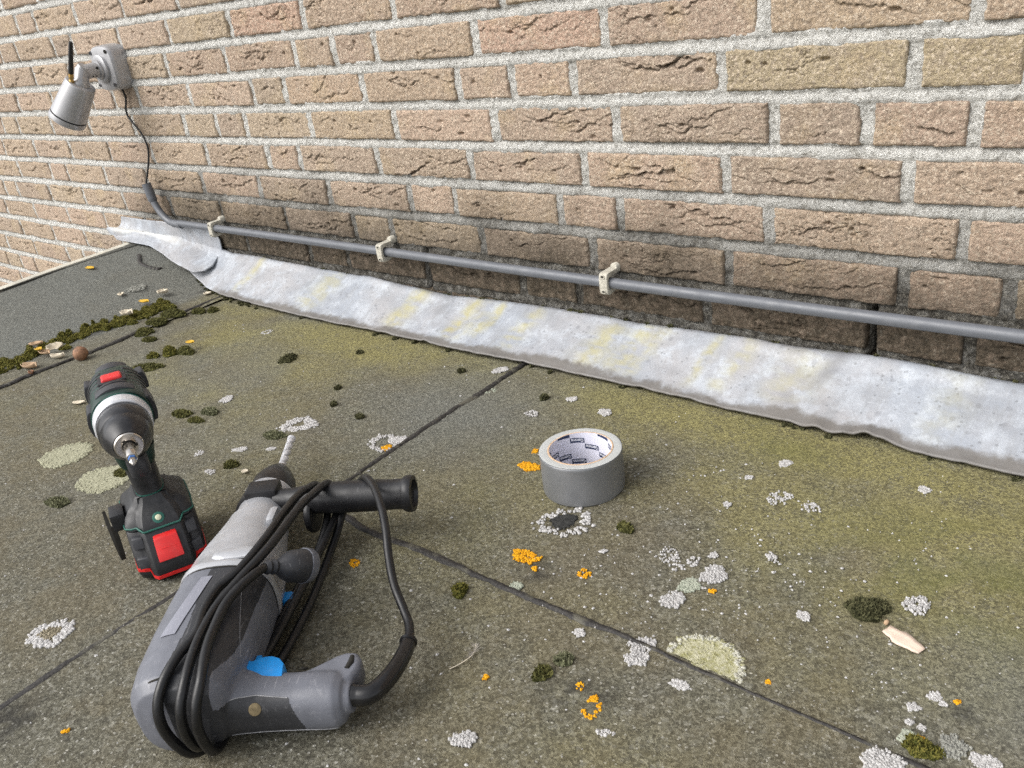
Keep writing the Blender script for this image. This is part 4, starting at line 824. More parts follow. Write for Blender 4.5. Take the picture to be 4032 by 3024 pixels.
m.loft(rg); m.build('masonry_bit', M_BITM, hdr)
# side handle: clamp round the collar, guard, grip, end flange
M_SH = scuffed('black_handle', (.011, .011, .0125), .42, (.07, .07, .075), .5)
shd = MB(); shd.loft([sellipse(L(u, .0082, .040), (0, -1, 0), (0, 0, 1), a, a, 36, 2.1) for u, a in ((.2555, .0278), (.2565, .0300), (.2765, .0295), (.2775, .0272))])
sh_ = shd.build('side_handle', M_SH, hdr)
m = MB(); m.box(L(.2530, .0300, .0600), L(.2790, -.0050, .0730)); m.build('clamp_block', M_SH, sh_, bevel=.003)
SA, SB = L(.2600, .0300, .0560), L(.2440, .1790, .0555); D = (SB - SA).normalized(); LH = (SB - SA).length
m = MB(); m.lathe([(-.004, .0120), (.020, .0130), (.030, .0150), (.036, .0160), (.040, .0165), (.070, .0172), (.105, .0170), (LH - .022, .0162), (LH - .012, .0164), (LH - .0095, .0185), (LH - .007, .0195), (LH - .003, .0200), (LH, .0192), (LH + .0005, .0150), (LH - .0035, .0140), (LH - .004, .004)], SA, D, 40); m.build('handle_grip', M_SH, sh_)
m = MB(); m.lathe([(-.002, .0200), (0, .0212), (.0030, .0212), (.005, .0200)], SA + D * .0335 + Vector((-.004, 0, -.016)), D, 36); m.build('hand_guard', M_SH, sh_)
# power cord: one long cable wound round grip and side handle, plug at its end
M_CORD = plastic('black_cord', (.0068, .0068, .0076), .38, .2, 70, .15, (.05, .048, .047), bump=.2)
M_SLEEVE = plastic('cord_sleeve', (.010, .010, .011), .22, .2, 40, .1, (.06, .06, .06), bump=.05)
crd = MB(); CR_ = .0042
MAIN = [(-.0130, .150, .0310), (-.0127, .1657, .0310), (.0098, .1804, .0305), (.0404, .1883, .0290), (.0649, .1875, .0290), (.0832, .1812, .034), (.108, .1713, .044), (.1362, .1652, .057), (.1621, .1616, .070), (.1900, .1550, .0790), (.2200, .1450, .0810), (.2450, .1340, .0785), (.2640, .1240, .0690), (.2700, .1140, .0560), (.2660, .1050, .042), (.2520, .0960, .0350), (.225, .0900, .022), (.150, .0810, .012), (.095, .0735, .010), (.055, .0650, .009), (.015, .0480, .0065), (-.020, .0330, .0060), (-.0400, .0200, .014), (-.0445, .0100, .040), (-.0420, .0090, .0640), (-.0300, .0130, .0795), (-.0110, .0200, .0870), (.0118, .0277, .0885), (.0416, .0250, .0885), (.0689, .0290, .0895), (.0896, .0425, .0915), (.1324, .0560, .0935), (.1806, .0620, .0905), (.2200, .0660, .0840), (.2420, .0690, .0770), (.2620, .0720, .0690), (.2710, .0740, .0560), (.2660, .0760, .0400), (.2480, .0790, .0320), (.2100, .0740, .020), (.1600, .0660, .0180), (.1100, .0590, .0180), (.075, .0520, .016), (.03, .0440, .014), (-.010, .0300, .0140), (-.0400, .0290, .0200), (-.0500, .0280, .044), (-.0480, .0300, .0680), (-.0330, .0330, .0830), (-.0061, .0330, .0890), (.0221, .0330, .0890), (.048, .0365, .0895), (.0769, .0490, .0930), (.1161, .0655, .0960), (.1817, .0770, .0925), (.2200, .0810, .0830), (.2440, .0840, .0765), (.2620, .0860, .0690), (.2700, .0870, .0560), (.2640, .0880, .0410), (.2500, .0885, .0340), (.2110, .0830, .0300), (.1496, .0740, .0260), (.1095, .0660, .0220), (.0700, .0590, .0200), (.020, .0500, .020), (-.015, .0420, .0100), (-.0420, .0400, .0160), (-.0525, .0400, .045), (-.0500, .0430, .0690), (-.0354, .0465, .0840), (-.0100, .0440, .0900), (.0206, .0430, .0910), (.043, .0450, .0925), (.0616, .0520, .0940), (.0794, .0610, .0935), (.0905, .0660, .0905)]
Pc = [L(*q) for q in MAIN]; crd.tube(crom(Pc, 7), CR_, 10); cord = crd.build('power_cord', M_CORD, hdr)
m = MB(); sp = crom([L(*q) for q in MAIN[:5]], 8)[:27]; nn_ = len(sp); m.tube(sp, [.0088 + (.0004 if i < 2 else 0) - .0022 * i / nn_ for i in range(nn_)], 16); m.build('cord_sleeve', M_SLEEVE, cord)
q = sp[-1]; d_ = (sp[-1] - sp[-2]).normalized(); m = MB(); m.lathe([(-.004, .0066), (-.0035, .0078), (-.001, .0080), (0, .0066)], q, d_, 16); m.build('sleeve_lip', M_SLEEVE, cord)
# second inner turn of cord lying in the gap at the tail
EX = [(-.030, .0230, .0750), (-.0420, .0190, .0600), (-.0450, .0160, .0400), (-.0400, .0180, .018), (-.026, .0240, .0060)]
# plug
PA = L(.0900, .0655, .0908); PB = L(.1205, .0945, .0660); PD = (PB - PA).normalized(); LP = (PB - PA).length
m = MB(); m.lathe([(0, .0055), (.003, .0072), (.006, .0058), (.009, .0076), (.012, .0064), (.015, .0085), (.019, .0120), (.026, .0158), (LP - .010, .0172), (LP - .003, .0168), (LP, .0150)], PA, PD, 28, wob=lambda x, t: 1 - .12 * abs(math.cos(t))); plug = m.build('plug', M_DARK, hdr)
m = MB(); m.lathe([(LP - .008, .0181), (LP - .002, .0176), (LP + .0012, .0150)], PA, PD, 28, wob=lambda x, t: 1 - .12 * abs(math.cos(t))); m.build('plug_face', M_GREY, plug)
# ------------------------------------------------------------------ lichens, moss and litter on the roof
def lichen_mat(name, a, b, dark=(.15, .14, .12)):
    g = G(name, .95, 0, .15); p = g.pos(); n = g.noise(p, 260, 4, .7); f = g.noise(p, 800, 2, .6)
    c = g.mix(g.ss(n, .32, .66), a, b); c = g.mix(g.ss(f, .58, .76, 0, .55), c, dark); g.color(c); g.bump(g.math('ADD', n, f), .8, .0012); return g.m
LM = dict(white=lichen_mat('white_lichen', (.42, .41, .40), (.56, .55, .54), (.17, .155, .145)), pale=lichen_mat('pale_green_lichen', (.30, .33, .26), (.42, .44, .36), (.17, .18, .13)),
          yellow=lichen_mat('yellow_green_lichen', (.265, .255, .115), (.47, .455, .33), (.14, .135, .065)), orange=lichen_mat('orange_lichen', (.62, .27, .012), (.80, .42, .02), (.30, .12, .01)), cream=lichen_mat('cream_lichen', (.285, .282, .195), (.385, .38, .275), (.17, .165, .105)),
          tan=lichen_mat('crumbly_tan', (.20, .175, .12), (.33, .29, .21), (.10, .08, .05)), rimw=lichen_mat('lichen_rim', (.40, .39, .31), (.52, .51, .44), (.20, .19, .14)), black=lichen_mat('black_lichen', (.030, .030, .030), (.055, .055, .052), (.018, .018, .018)), grey=lichen_mat('grey_lichen', (.22, .22, .20), (.34, .34, .30), (.12, .12, .10)))
def zsurf(x, y): return float(upz(x, y)) + (.003 if x < -1.64 else 0) + (.0016 if x > -.8 else 0) + (.0014 if x > -.797 and y < -.531 else 0) + .0004
ROTV = math.atan2(-.66, .62)
def crust(name, x, y, d, col, label, ring=0.0, asp=1.0, rot=0.0, fill=.9, hgt=.0010, cut=None, group=None, disc=False, seed=None, lob=None, arc=None, parent=None, rim=None):
    """crusty lichen: a thin uneven sheet with a lobed margin, crowded with low overlapping lobules"""
    r = random.Random(seed if seed is not None else int(abs(x * 9973 + y * 7919) * 10)); mb = MB(); R = d / 2; lb = lob or max(.0011, min(.0019, d * .045)); n = int(fill * 1.55 * (R * R) * (1 - ring * ring) / (lb * lb)); n = min(n, 460)
    ph = [r.uniform(0, 6.28) for _ in range(7)]; z = zsurf(x, y) if not parent else 0; cr, sr = math.cos(rot), math.sin(rot); hk = .28 if (disc or name == 'pale_rim') else 1.0
    def edge(a): return R * (1 + hk * (.12 * math.sin(2 * a + ph[0]) + .09 * math.sin(3 * a + ph[1]) + .07 * math.sin(5 * a + ph[2]) + .06 * math.sin(9 * a + ph[3])) + .03 * math.sin(14 * a + ph[5]) + .03 * math.sin(23 * a + ph[6]))
    def put(q, a):
        px, py = q * math.cos(a), q * asp * math.sin(a); return px * cr - py * sr, px * sr + py * cr
    if name != 'pale_rim' and (disc or (ring == 0 and fill > .75)) and not arc:
        m_ = 84 if disc else 44; rows = []
        for k, f in enumerate((1.0, .97, .85, .65, .42, .2, .05)):
            row = []
            for i in range(m_):
                a = 2 * math.pi * i / m_; q = edge(a) * f * (1 if disc else .90); q *= 1 + (.05 * r.uniform(-1, 1) if f > .9 else 0); px, py = put(q, a)
                if cut:
                    for _ in range(12):
                        if cut(x + px, y + py): px *= .9; py *= .9
                row.append((px, py, -.0004 if k == 0 else .0005 + .0005 * r.random()))
            rows.append(row)
        mb.loft(rows)
    for i in range(n):
        a = r.uniform(0, 6.283)
        if arc and not (arc[0] < a < arc[1]): continue
        e = edge(a); q = math.sqrt(r.uniform(ring * ring, 1.0)) * e
        if disc and r.random() < .72: q = e * r.uniform(.80, 1.02)
        px, py = put(q, a)
        if cut and cut(x + px, y + py): continue
        s = lb * r.uniform(.6, 1.5); h = hgt * r.uniform(.55, 1.25); k0 = r.uniform(0, 6); el = r.uniform(.6, 1.0); ca, sa = math.cos(a + rot), math.sin(a + rot)
        b6 = []
        for k in range(7):
            t = k0 + .8976 * k; ex, ey = s * r.uniform(.7, 1.25) * math.cos(t), s * el * r.uniform(.7, 1.25) * math.sin(t); b6.append((px + ex * ca - ey * sa, py + ex * sa + ey * ca, -.0003))
        t6 = [(px + (bx - px) * .80, py + (by - py) * .80, h) for bx, by, _ in b6]
        j = len(mb.v); mb.v += b6 + t6 + [(px, py, h * .92)]; mb.f += [(j + k, j + (k + 1) % 7, j + 7 + (k + 1) % 7, j + 7 + k) for k in range(7)] + [(j + 7 + k, j + 7 + (k + 1) % 7, j + 14) for k in range(7)]
    me = mb.mesh(name); me.shade_smooth()
    o = mesh_obj(name, me, LM[col], parent, (x, y, z)); return o if parent else tag(o, label, 'lichen', group)
WL = 'white lichens on the roof felt'
def W(x, y, d, label, col='white', **k): return crust('lichen', x, y, d * .001, col, label, group=k.pop('group', WL), **k)
W(-.9896, -.4073, 52, 'white lichen ring with a dark hollow, beyond the tip of the masonry bit', ring=.36, asp=.85, rot=.3, fill=1.25)
W(-.8300, -.3860, 46, 'broken white lichen ring touching an orange spot beside the dark seam', ring=.62, asp=.9)
W(-.8181, -.3700, 26, 'small white lichen between the broken ring and the dark seam', asp=.8, rot=.4)
W(-.8351, -.1369, 26, 'two-lobed white lichen just below the lead flashing', asp=.7, rot=.9, fill=1.1)
W(-.8016, -.2009, 20, 'small pale ring lichen growing on the dark seam', 'pale', ring=.5, asp=.9)
W(-.6966, -.2307, 18, 'ragged white lichen spot left of the tape roll and above it', fill=.7)
W(-.6735, -.1711, 15, 'faint white lichen fleck nearest the flashing above the tape roll', fill=.8)
W(-.6098, -.1833, 19, 'round white lichen spot directly above the tape roll', fill=1.1)
big = W(-.5049, -.4143, 58, 'large broken white lichen ring with black centre below the tape roll', ring=.62, asp=.95, fill=.62, lob=.0019)
bp_ = crust('dark_centre', .0, .0, .028, 'black', None, fill=.9, hgt=.0007, parent=big); bp_.location = (-.002, .001, -.0002)
W(-.4816, -.5267, 14, 'small pale green lichen on the dark seam below the tape', 'pale', fill=1.2)
W(-.3345, -.5310, 22, 'upper of two rough white lichen tufts left of the big yellowish lichen', fill=1.3, hgt=.0022)
W(-.3290, -.5475, 19, 'lower of two rough white lichen tufts left of the big yellowish lichen', fill=1.3, hgt=.0020)
big2 = W(-.2810, -.5215, 70, 'big half-round yellowish lichen cut off by the dark seam', 'yellow', disc=True, asp=.88, rot=0, fill=1.3, lob=.0017, group='', seed=77, cut=lambda x, y: y < -.5255)
rim_ = crust('pale_rim', 0, 0, .070, 'rimw', None, ring=.86, asp=.88, fill=1.5, lob=.0016, hgt=.0016, disc=False, seed=77, parent=big2, cut=lambda x, y: y < -.0035)
rim_.location = (0, 0, 0)
W(-.3270, -.4138, 25, 'largest clean white lichen of the cluster right of the tape roll', fill=1.3, hgt=.0020)
W(-.3397, -.4388, 21, 'pale green lichen among the white ones right of the tape roll', 'pale', fill=1.3, group='')
W(-.3422, -.4652, 22, 'white lichen just below the pale green one right of the tape roll', fill=1.2, hgt=.0018)
W(-.3540, -.4053, 13, 'scattered white lichen crumbs left of the large white cluster', fill=.6)
W(-.3420, -.3870, 9, 'tiny white lichen above the large white cluster', fill=.9)
W(-.2927, -.3620, 15, 'loose white lichen streak up right of the white cluster', asp=.6, rot=-.6, fill=.7)
W(-.2346, -.4247, 12, 'lone white lichen between the white cluster and the flat dark moss', fill=1.2)
W(-.1595, -.3627, 22, 'round white lichen with a black crack, right of the flat dark moss', ring=.25, fill=1.3, hgt=.0020)
W(-.2836, -.5540, 17, 'white lichen just below the big yellowish lichen', asp=.6, rot=.3, fill=1.1)
W(-.1164, -.4597, 10, 'white lichen spot at the upper end of the lower right cluster', fill=1.1, group='white lichen spots at the lower right')
W(-.1262, -.4789, 9, 'second white lichen spot down in the lower right cluster', fill=1.1, group='white lichen spots at the lower right')
W(-.1089, -.4642, 6, 'faint small white lichen beside the upper lower-right spot', fill=.9, group='white lichen spots at the lower right')
W(-.1240, -.4945, 6, 'small round white lichen above the moss at the lower right', fill=1.1, group='white lichen spots at the lower right')
W(-.1156, -.4949, 6, 'small white lichen with an orange fleck at the lower right', fill=1.1, group='white lichen spots at the lower right')
W(-.1208, -.5090, 14, 'pale green lichen touching the moss at the lower right', 'pale', fill=1.3, group='')
W(-.0919, -.5011, 20, 'rough greyish lichen tuft right of the lower right moss', 'grey', fill=1.2, hgt=.0024, group='')
W(-.1280, -.5410, 28, 'white lichen at the bottom edge below the lower right moss', asp=.8, fill=1.3, hgt=.0018)
W(-.0703, -.5030, 18, 'white lichen in the bottom right corner', fill=1.2)
W(-.3966, -.6939, 21, 'white lichen with a grey shadow near the bottom, right of the drill grip', asp=.7, rot=.4, fill=1.3, hgt=.0016)
W(-.3077, -.6276, 14, 'faint grey-white lichen near the bottom below the orange crescent', fill=.6, asp=.6, rot=.4)
W(-.4403, -.4365, 9, 'small white lichen right of the orange patch below the tape', fill=.9, asp=.6, rot=.6)
W(-.3802, -.4088, 24, 'scattered grey-white lichen patch below and right of the tape roll', ring=.3, fill=.35)
W(-.3624, -.4207, 15, 'thin grey-white lichen flecks between the scattered patch and the cluster', fill=.4)
W(-.3899, -.5471, 11, 'small white lichen beside the dark seam with a black speck', fill=.8)
ow = W(-.8488, -.8284, 50, 'oval white lichen with a crumbly brown centre in the lower left', ring=.46, asp=.70, rot=.55, fill=1.5)
bc_ = crust('crumbly_centre', 0, 0, .024, 'tan', None, asp=.7, rot=.55, fill=.8, hgt=.0016, parent=ow); bc_.location = (0, 0, 0)
W(-1.2421, -.6353, 72, 'pale cream lichen disc, upper one left of the cordless drill', 'cream', disc=True, asp=.95, group='cream lichen discs by the cordless drill')
W(-1.1143, -.6395, 78, 'yellowish lichen disc, lower one against the cordless drill handle', 'cream', disc=True, asp=.85, group='cream lichen discs by the cordless drill')
W(-1.873, -.1834, 50, 'faint pale lichen blotch on the raised roof edge', 'grey', fill=.7, lob=.002)
W(-1.1743, -.4078, 22, 'small white lichen spot right of the cordless drill body', fill=1.0)
W(-1.3663, -.1947, 20, 'thin white ring lichen close to the flashing in the far left', ring=.6)
W(-1.0059, -.4960, 22, 'white lichen smear left of the masonry bit', asp=.5, rot=.5, fill=.9)
W(-.9648, -.4724, 13, 'small bright white lichen left of the masonry bit tip', asp=.7, rot=.5, fill=1.2)
W(-.9896, -.5533, 16, 'white lichen flecks between the two drills', fill=.6, asp=.7)
W(-1.0527, -.5319, 15, 'faint white lichen right of the cordless drill chuck', fill=.6)
W(-.3526, -.1965, 15, 'white lichen spot in the yellow algae right of the tape roll, near the flashing', fill=1.1)
W(-.2079, -.1800, 13, 'white lichen spot in the green algae at the far right', fill=.9)
W(-.3299, -.2651, 26, 'sparse white lichen flecks in the dull patch right of the tape roll', fill=.4)
W(-.2945, -.2652, 20, 'sparse white flecks right of the other sparse lichen patch', fill=.4)
W(-.3749, -.2422, 9, 'tiny white lichen left of the sparse flecks right of the tape', fill=1)
W(-.3711, -.3012, 9, 'tiny white lichen below the sparse flecks right of the tape', fill=1)
OL = 'orange lichens on the roof felt'
def O(x, y, d, label, **k): return crust('lichen', x, y, d * .001, 'orange', label, group=OL, **k)
O(-.6128, -.3419, 27, 'bright orange lichen peeking out left of the tape roll', asp=.7, fill=1.2)
O(-.6301, -.3086, 9, 'tiny orange lichen behind the left side of the tape roll', fill=1.2)
O(-.8163, -.3926, 14, 'orange lichen spot beside the broken white ring', fill=1.3)
O(-.5033, -.4834, 31, 'large orange lichen above the dark seam in the middle', asp=.62, rot=.25, fill=1.1, ring=.2)
O(-.4838, -.4945, 6, 'tiny orange lichen just below the large orange one', fill=1.2)
O(-.4351, -.4764, 14, 'orange lichen cluster right of the large orange one', fill=.7)
O(-.6553, -.5862, 12, 'orange lichen spot beside the hammer drill cord', ring=.4, fill=1.2)
O(-.3341, -.6045, 8, 'upper orange dot of the crescent near the bottom', fill=1.3)
O(-.3335, -.6125, 22, 'orange lichen crescent near the bottom middle', ring=.66, arc=(3.6, 6.28), rot=.8, fill=1.5)
O(-.3517, -.5992, 9, 'faint orange flecks left of the crescent near the bottom', fill=.6)
O(-.4262, -.6341, 6, 'small orange flecks below the feather', fill=1)
O(-.3179, -.4360, 6, 'orange speck below the largest white lichen cluster', fill=1.2)
O(-.2269, -.5129, 5, 'lone orange speck right of the big yellowish lichen', fill=1.2)
O(-.1017, -.4566, 5, 'orange speck beside the lower right white lichens', fill=1.2)
O(-.1136, -.5053, 5, 'orange speck touching the pale green lichen at lower right', fill=1.2)
O(-.6964, -.8804, 6, 'orange speck alone in the lower left corner', asp=.6, rot=.8, fill=1.2)
# lichen specks nobody could count
r = random.Random(3); mb = MB()
for i in range(900):
    x = r.uniform(-1.6, .05); y = -r.uniform(.13, .92) 
    if r.random() < .5: x = r.gauss(-.28, .15); y = r.gauss(-.45, .12)
    s = r.choice([.0007, .0009, .0012, .0017]) * r.uniform(.7, 1.3); z = zsurf(x, y); k0 = r.uniform(0, 6)
    if y > -.125: continue
    j = len(mb.v); mb.v += [(x + s * r.uniform(.6, 1.3) * math.cos(k0 + 1.2566 * k), y + s * r.uniform(.6, 1.3) * math.sin(k0 + 1.2566 * k), z - .0006) for k in range(5)] + [(x, y, z + .0007)]; mb.f += [(j + k, j + (k + 1) % 5, j + 5) for k in range(5)]
me = mb.mesh('lichen_specks'); o = mesh_obj('lichen_specks', me, LM['white']); o['kind'] = 'stuff'

def moss_mat(name, a, b, tip):
    g = G(name, .9, 0, .2); p = g.pos(); n = g.noise(p, 350, 3, .7); h = g.attr('tip')
    c = g.mix(g.ss(n, .3, .7), a, b); c = g.mix(g.math('MULTIPLY', h, g.ss(n, .35, .6)), c, tip); g.color(c); return g.m
MM = dict(olive=moss_mat('olive_moss', (.030, .034, .010), (.070, .072, .022), (.16, .15, .05)), green=moss_mat('bright_moss', (.040, .046, .010), (.105, .110, .022), (.22, .19, .045)),
          pale=moss_mat('pale_moss', (.060, .066, .030), (.130, .135, .075), (.26, .26, .16)), dark=moss_mat('dark_moss', (.026, .028, .012), (.060, .060, .026), (.125, .12, .06)))
def moss_verts(mb, tip, cx, cy, cz, d, h, r, asp=1.0, rot=0.0, dens=1.0):
    R = d / 2; cr, sr = math.cos(rot), math.sin(rot); ph = [r.uniform(0, 6.28) for _ in range(3)]
    n = int(min(420, max(60, 620 * (d / .04) ** 1.3)) * dens)
    # low cushion under the shoots
    rg = []; m_ = 18
    for f, hh in ((1.0, -.001), (.93, .12 * h), (.7, .38 * h), (.4, .60 * h), (.12, .68 * h)):
        rg.append([(f * R * (1 + .16 * math.sin(2 * a + ph[0]) + .12 * math.sin(3 * a + ph[1]) + .08 * math.sin(6 * a + ph[2])), a, hh) for a in [2 * math.pi * k / m_ for k in range(m_)]])
    j = len(mb.v); mb.loft([[(cx + q * math.cos(a) * cr - q * asp * math.sin(a) * sr, cy + q * math.cos(a) * sr + q * asp * math.sin(a) * cr, cz + hh) for q, a, hh in g] for g in rg]); tip += [.1] * (len(mb.v) - j)
    for i in range(n):
        a = r.uniform(0, 6.283); q = math.sqrt(r.random()); e = R * (1 + .16 * math.sin(2 * a + ph[0]) + .12 * math.sin(3 * a + ph[1]) + .08 * math.sin(6 * a + ph[2]))
        lx, ly = q * e * math.cos(a), q * e * asp * math.sin(a); x, y = cx + lx * cr - ly * sr, cy + lx * sr + ly * cr; z = cz + h * .86 * max(0, 1 - q ** 2.2) + .0002
        s = .0034 * r.uniform(.5, 1.4); wd = .0009 * r.uniform(.7, 1.5); ang = r.uniform(0, 6.283); ti = r.uniform(.15, .95)
        dx, dy = math.cos(ang), math.sin(ang); j = len(mb.v)
        mb.v += [(x - dy * wd, y + dx * wd, z - .0008), (x + dy * wd, y - dx * wd, z - .0008), (x + dx * s * ti, y + dy * s * ti, z + s * (1.1 - .6 * ti)), (x - dx * wd, y - dy * wd, z + .3 * s)]
        mb.f += [(j, j + 1, j + 2), (j, j + 3, j + 2), (j + 1, j + 2, j + 3)]; tip += [0, 0, 1, .4]
def moss(x, y, d, h, col, label, asp=1.0, rot=0.0, dens=1.0, group='moss clumps on the roof felt'):
    r = random.Random(int(abs(x * 7717 + y * 9311) * 10)); mb = MB(); tip = []; moss_verts(mb, tip, 0, 0, 0, d * .001, h * .001, r, asp, rot, dens)
    me = mb.mesh('moss_clump'); fattr(me, 'tip', tip); me.shade_smooth(); return tag(mesh_obj('moss_clump', me, MM[col], None, (x, y, zsurf(x, y))), label, 'moss', group)
moss(-.5240, -.5623, 17, 8, 'green', 'bright green moss ball with yellow tips left of the dark seam')
moss(-.4423, -.3917, 19, 4, 'olive', 'flat dark moss clump below and right of the tape roll', asp=.8)
moss(-.3802, -.5825, 15, 7, 'pale', 'pale green moss ball, upper of two below the seam')
moss(-.3871, -.6051, 17, 5, 'olive', 'dark moss tuft, lower of two below the seam')
moss(-.1922, -.3884, 38, 5, 'dark', 'wide flat dark moss patch in the lower right', asp=.75, rot=.2)
moss(-.1094, -.5150, 24, 7, 'green', 'green moss clump among white lichens in the bottom right', asp=.8)
moss(-1.6202, -.1844, 30, 8, 'olive', 'olive moss tuft near the flashing, left of two at the far left', asp=.8)
moss(-1.5964, -.1661, 26, 7, 'olive', 'olive moss tuft near the flashing, right of two at the far left', asp=.8)
moss(-1.6591, -.2223, 55, 11, 'olive', 'large olive moss cushion at the top of the row along the seam', asp=.8, rot=.6)
moss(-1.6450, -.2654, 44, 10, 'olive', 'olive moss cushion second from the top along the seam', rot=.4, asp=.8)
moss(-1.6248, -.3054, 46, 10, 'olive', 'smooth olive moss cushion beside the seam above the small flat one', asp=.7, rot=.3)
moss(-1.5720, -.3228, 28, 6, 'olive', 'small flat olive moss below the cushions along the seam', asp=.7, rot=.3)
moss(-1.4347, -.3250, 36, 12, 'olive', 'dark moss cushion with an orange leaf on top above the cordless drill', asp=.8)
moss(-1.4597, -.3426, 30, 16, 'green', 'round green moss ball between two other clumps above the cordless drill')
moss(-1.4789, -.3657, 20, 9, 'green', 'small yellowish moss ball left of the round green ball')
moss(-1.4379, -.4021, 60, 8, 'olive', 'long low moss cushion right behind the top of the cordless drill', asp=.5, rot=.45)
moss(-1.2094, -.2613, 30, 9, 'dark', 'lone dark green moss clump in the yellow algae left of the tape')
moss(-1.1943, -.4750, 32, 7, 'olive', 'left olive moss cushion of the three right of the cordless drill', asp=.7, rot=.3)
moss(-1.1567, -.4483, 27, 7, 'pale', 'upper right moss cushion of the three right of the cordless drill', asp=.8, rot=.3)
moss(-1.1524, -.4761, 26, 4, 'olive', 'flat lowest moss cushion of the three right of the cordless drill', asp=.6, rot=.3)
moss(-.9775, -.5287, 19, 6, 'olive', 'small dark moss clump between the two drills')
moss(-.9918, -.4474, 32, 7, 'pale', 'pale green moss cushion just left of the white ring lichen', asp=.65, rot=.4)
moss(-1.1112, -.7054, 32, 7, 'pale', 'pale moss cushion alone left of the cordless drill battery', asp=.65, rot=.4)
moss(-1.1034, -.6205, 24, 6, 'olive', 'olive moss cushion on the edge of the lower yellowish lichen disc', asp=.7, rot=.2)
moss(-.9913, -.3396, 11, 4, 'dark', 'tiny dark moss dot left of the dark seam, lower of two')
moss(-1.0315, -.2984, 11, 4, 'dark', 'tiny dark moss dot left of the dark seam, upper of two')
moss(-.7108, -.1863, 13, 5, 'dark', 'small dark moss dot above and left of the tape roll')
moss(-.8887, -.1672, 11, 4, 'dark', 'small dark moss dot near the flashing left of the dark seam')
moss(-.9218, -.3490, 13, 4, 'dark', 'small dark moss dot above the broken white ring')
moss(-1.1087, -.1864, 11, 4, 'dark', 'small dark moss dot near the middle of the flashing')
# moss strip growing along the foot of the raised edge, and thin moss under the flashing lip
r = random.Random(21); mb = MB(); tip = []
for i in range(210):
    y = -.62 + i * .00205 + r.uniform(-.004, .004); x = -1.742 + r.gauss(0, .016) + .010 * math.sin(y * 21)
    th = .5 + .5 * math.sin(i * .55 + 1)
    moss_verts(mb, tip, x, y, zsurf(x, y), r.uniform(.008, .024) * (.6 + .6 * th), r.uniform(.003, .010) * (.45 + .9 * th), r, r.uniform(.5, 1), r.uniform(0, 3), .75)
me = mb.mesh('moss_strip'); fattr(me, 'tip', tip); me.shade_smooth(); o = mesh_obj('moss_strip', me, MM['green']); o['kind'] = 'stuff'
mb = MB(); tip = []
for i in range(44):
    x = r.choice([r.uniform(-1.80, -1.50), r.uniform(-1.80, -1.50), r.uniform(-1.45, -.1)]); y = float(interp(LOW, x)) - r.uniform(-.004, .006)
    moss_verts(mb, tip, x, y, zsurf(x, y), r.uniform(.004, .010), r.uniform(.001, .002), r, r.uniform(.4, 1), r.uniform(0, 3), .5)
for i in range(60):
    x = r.uniform(-1.72, -.1); z = float(interp(UPZ, x))
    moss_verts(mb, tip, x, -.004, z + r.uniform(.001, .006), r.uniform(.005, .012), r.uniform(.001, .0025), r, .6, 0, .5)
me = mb.mesh('moss_crumbs'); fattr(me, 'tip', tip); me.shade_smooth(); o = mesh_obj('moss_crumbs', me, MM['dark']); o['kind'] = 'stuff'

def leafy(name, x, y, ln, wd, rot, col, label, curl=.25, cat='leaf', tilt=0.0, z=0.0, group=None, rag=.15, pw=.7):
    r = random.Random(int(abs(x * 3331 + y * 7121) * 10)); mb = MB(); nx, ny = 9, 5; rows = []
    for i in range(nx):
        t = i / (nx - 1); w_ = wd / 2 * (math.sin(math.pi * (.06 + .88 * t)) ** pw) * (1 + r.uniform(-rag, rag)); row = []
        for j in range(ny):
            s = j / (ny - 1) * 2 - 1; row.append((ln * (t - .5), w_ * s, curl * wd * (s * s) * .8 + curl * ln * .6 * (t - .5) ** 2 + .0006 + r.uniform(0, .0004)))
        rows.append(row)
    mb.loft(rows, cap=False, closed=False); me = mb.mesh(name); me.shade_smooth()
    o = mesh_obj(name, me, col, None, (x, y, zsurf(x, y) + z)); o.rotation_euler = (tilt, 0, rot); md = o.modifiers.new('thickness', 'SOLIDIFY'); md.thickness = .0009
    return tag(o, label, cat, group)
LT = plastic('tan_leaf', (.42, .29, .18), .8, .25, 120, .3, (.25, .16, .09)); LW = plastic('pale_chip', (.62, .55, .43), .85, .15, 120); LY = plastic('yellow_leaf', (.62, .38, .03), .7, .2, 90); LB = plastic('brown_husk', (.19, .085, .04), .75, .3, 120); LP = plastic('peach_flake', (.66, .53, .43), .9, .08, 200, bump=.4, bscale=500)
CG = 'pale chips and leaf bits by the moss strip'
leafy('leaf', -1.6651, -.5115, 0.0312, 0.0204, .5, LT, 'curled tan leaf at the left end of the seam', .5)
leafy('husk', -1.640, -.520, 0.0135, 0.0108, -.2, LB, 'brown husk at the tip of the curled tan leaf', .6, 'husk')
leafy('leaf', -1.7508, -.4596, 0.0260, 0.0156, .8, LT, 'tan leaf bit lying on top of the moss strip', .4, z=.010)
leafy('leaf', -1.7004, -.4666, 0.0286, 0.0180, .2, LT, 'brownish leaf scrap in front of the moss strip', .4, z=.004)
leafy('leaf', -1.6982, -.4464, 0.0302, 0.0180, 1.1, LW, 'upright pale leaf scrap leaning on the moss strip', .5, tilt=.5, z=.008)
leafy('leaf', -1.6602, -.4603, 0.0260, 0.0132, .7, LW, 'pale curled chip beside the round brown nut', .7)
leafy('leaf', -1.7298, -.2818, 0.0260, 0.0216, .6, LW, 'large pale chip in the middle of the moss strip', .5, z=.010, rag=.4)
leafy('leaf', -1.7872, -.1674, 0.0239, 0.0216, .8, LW, 'pale chip with dark underside high on the raised edge', .4, rag=.4, z=.004)
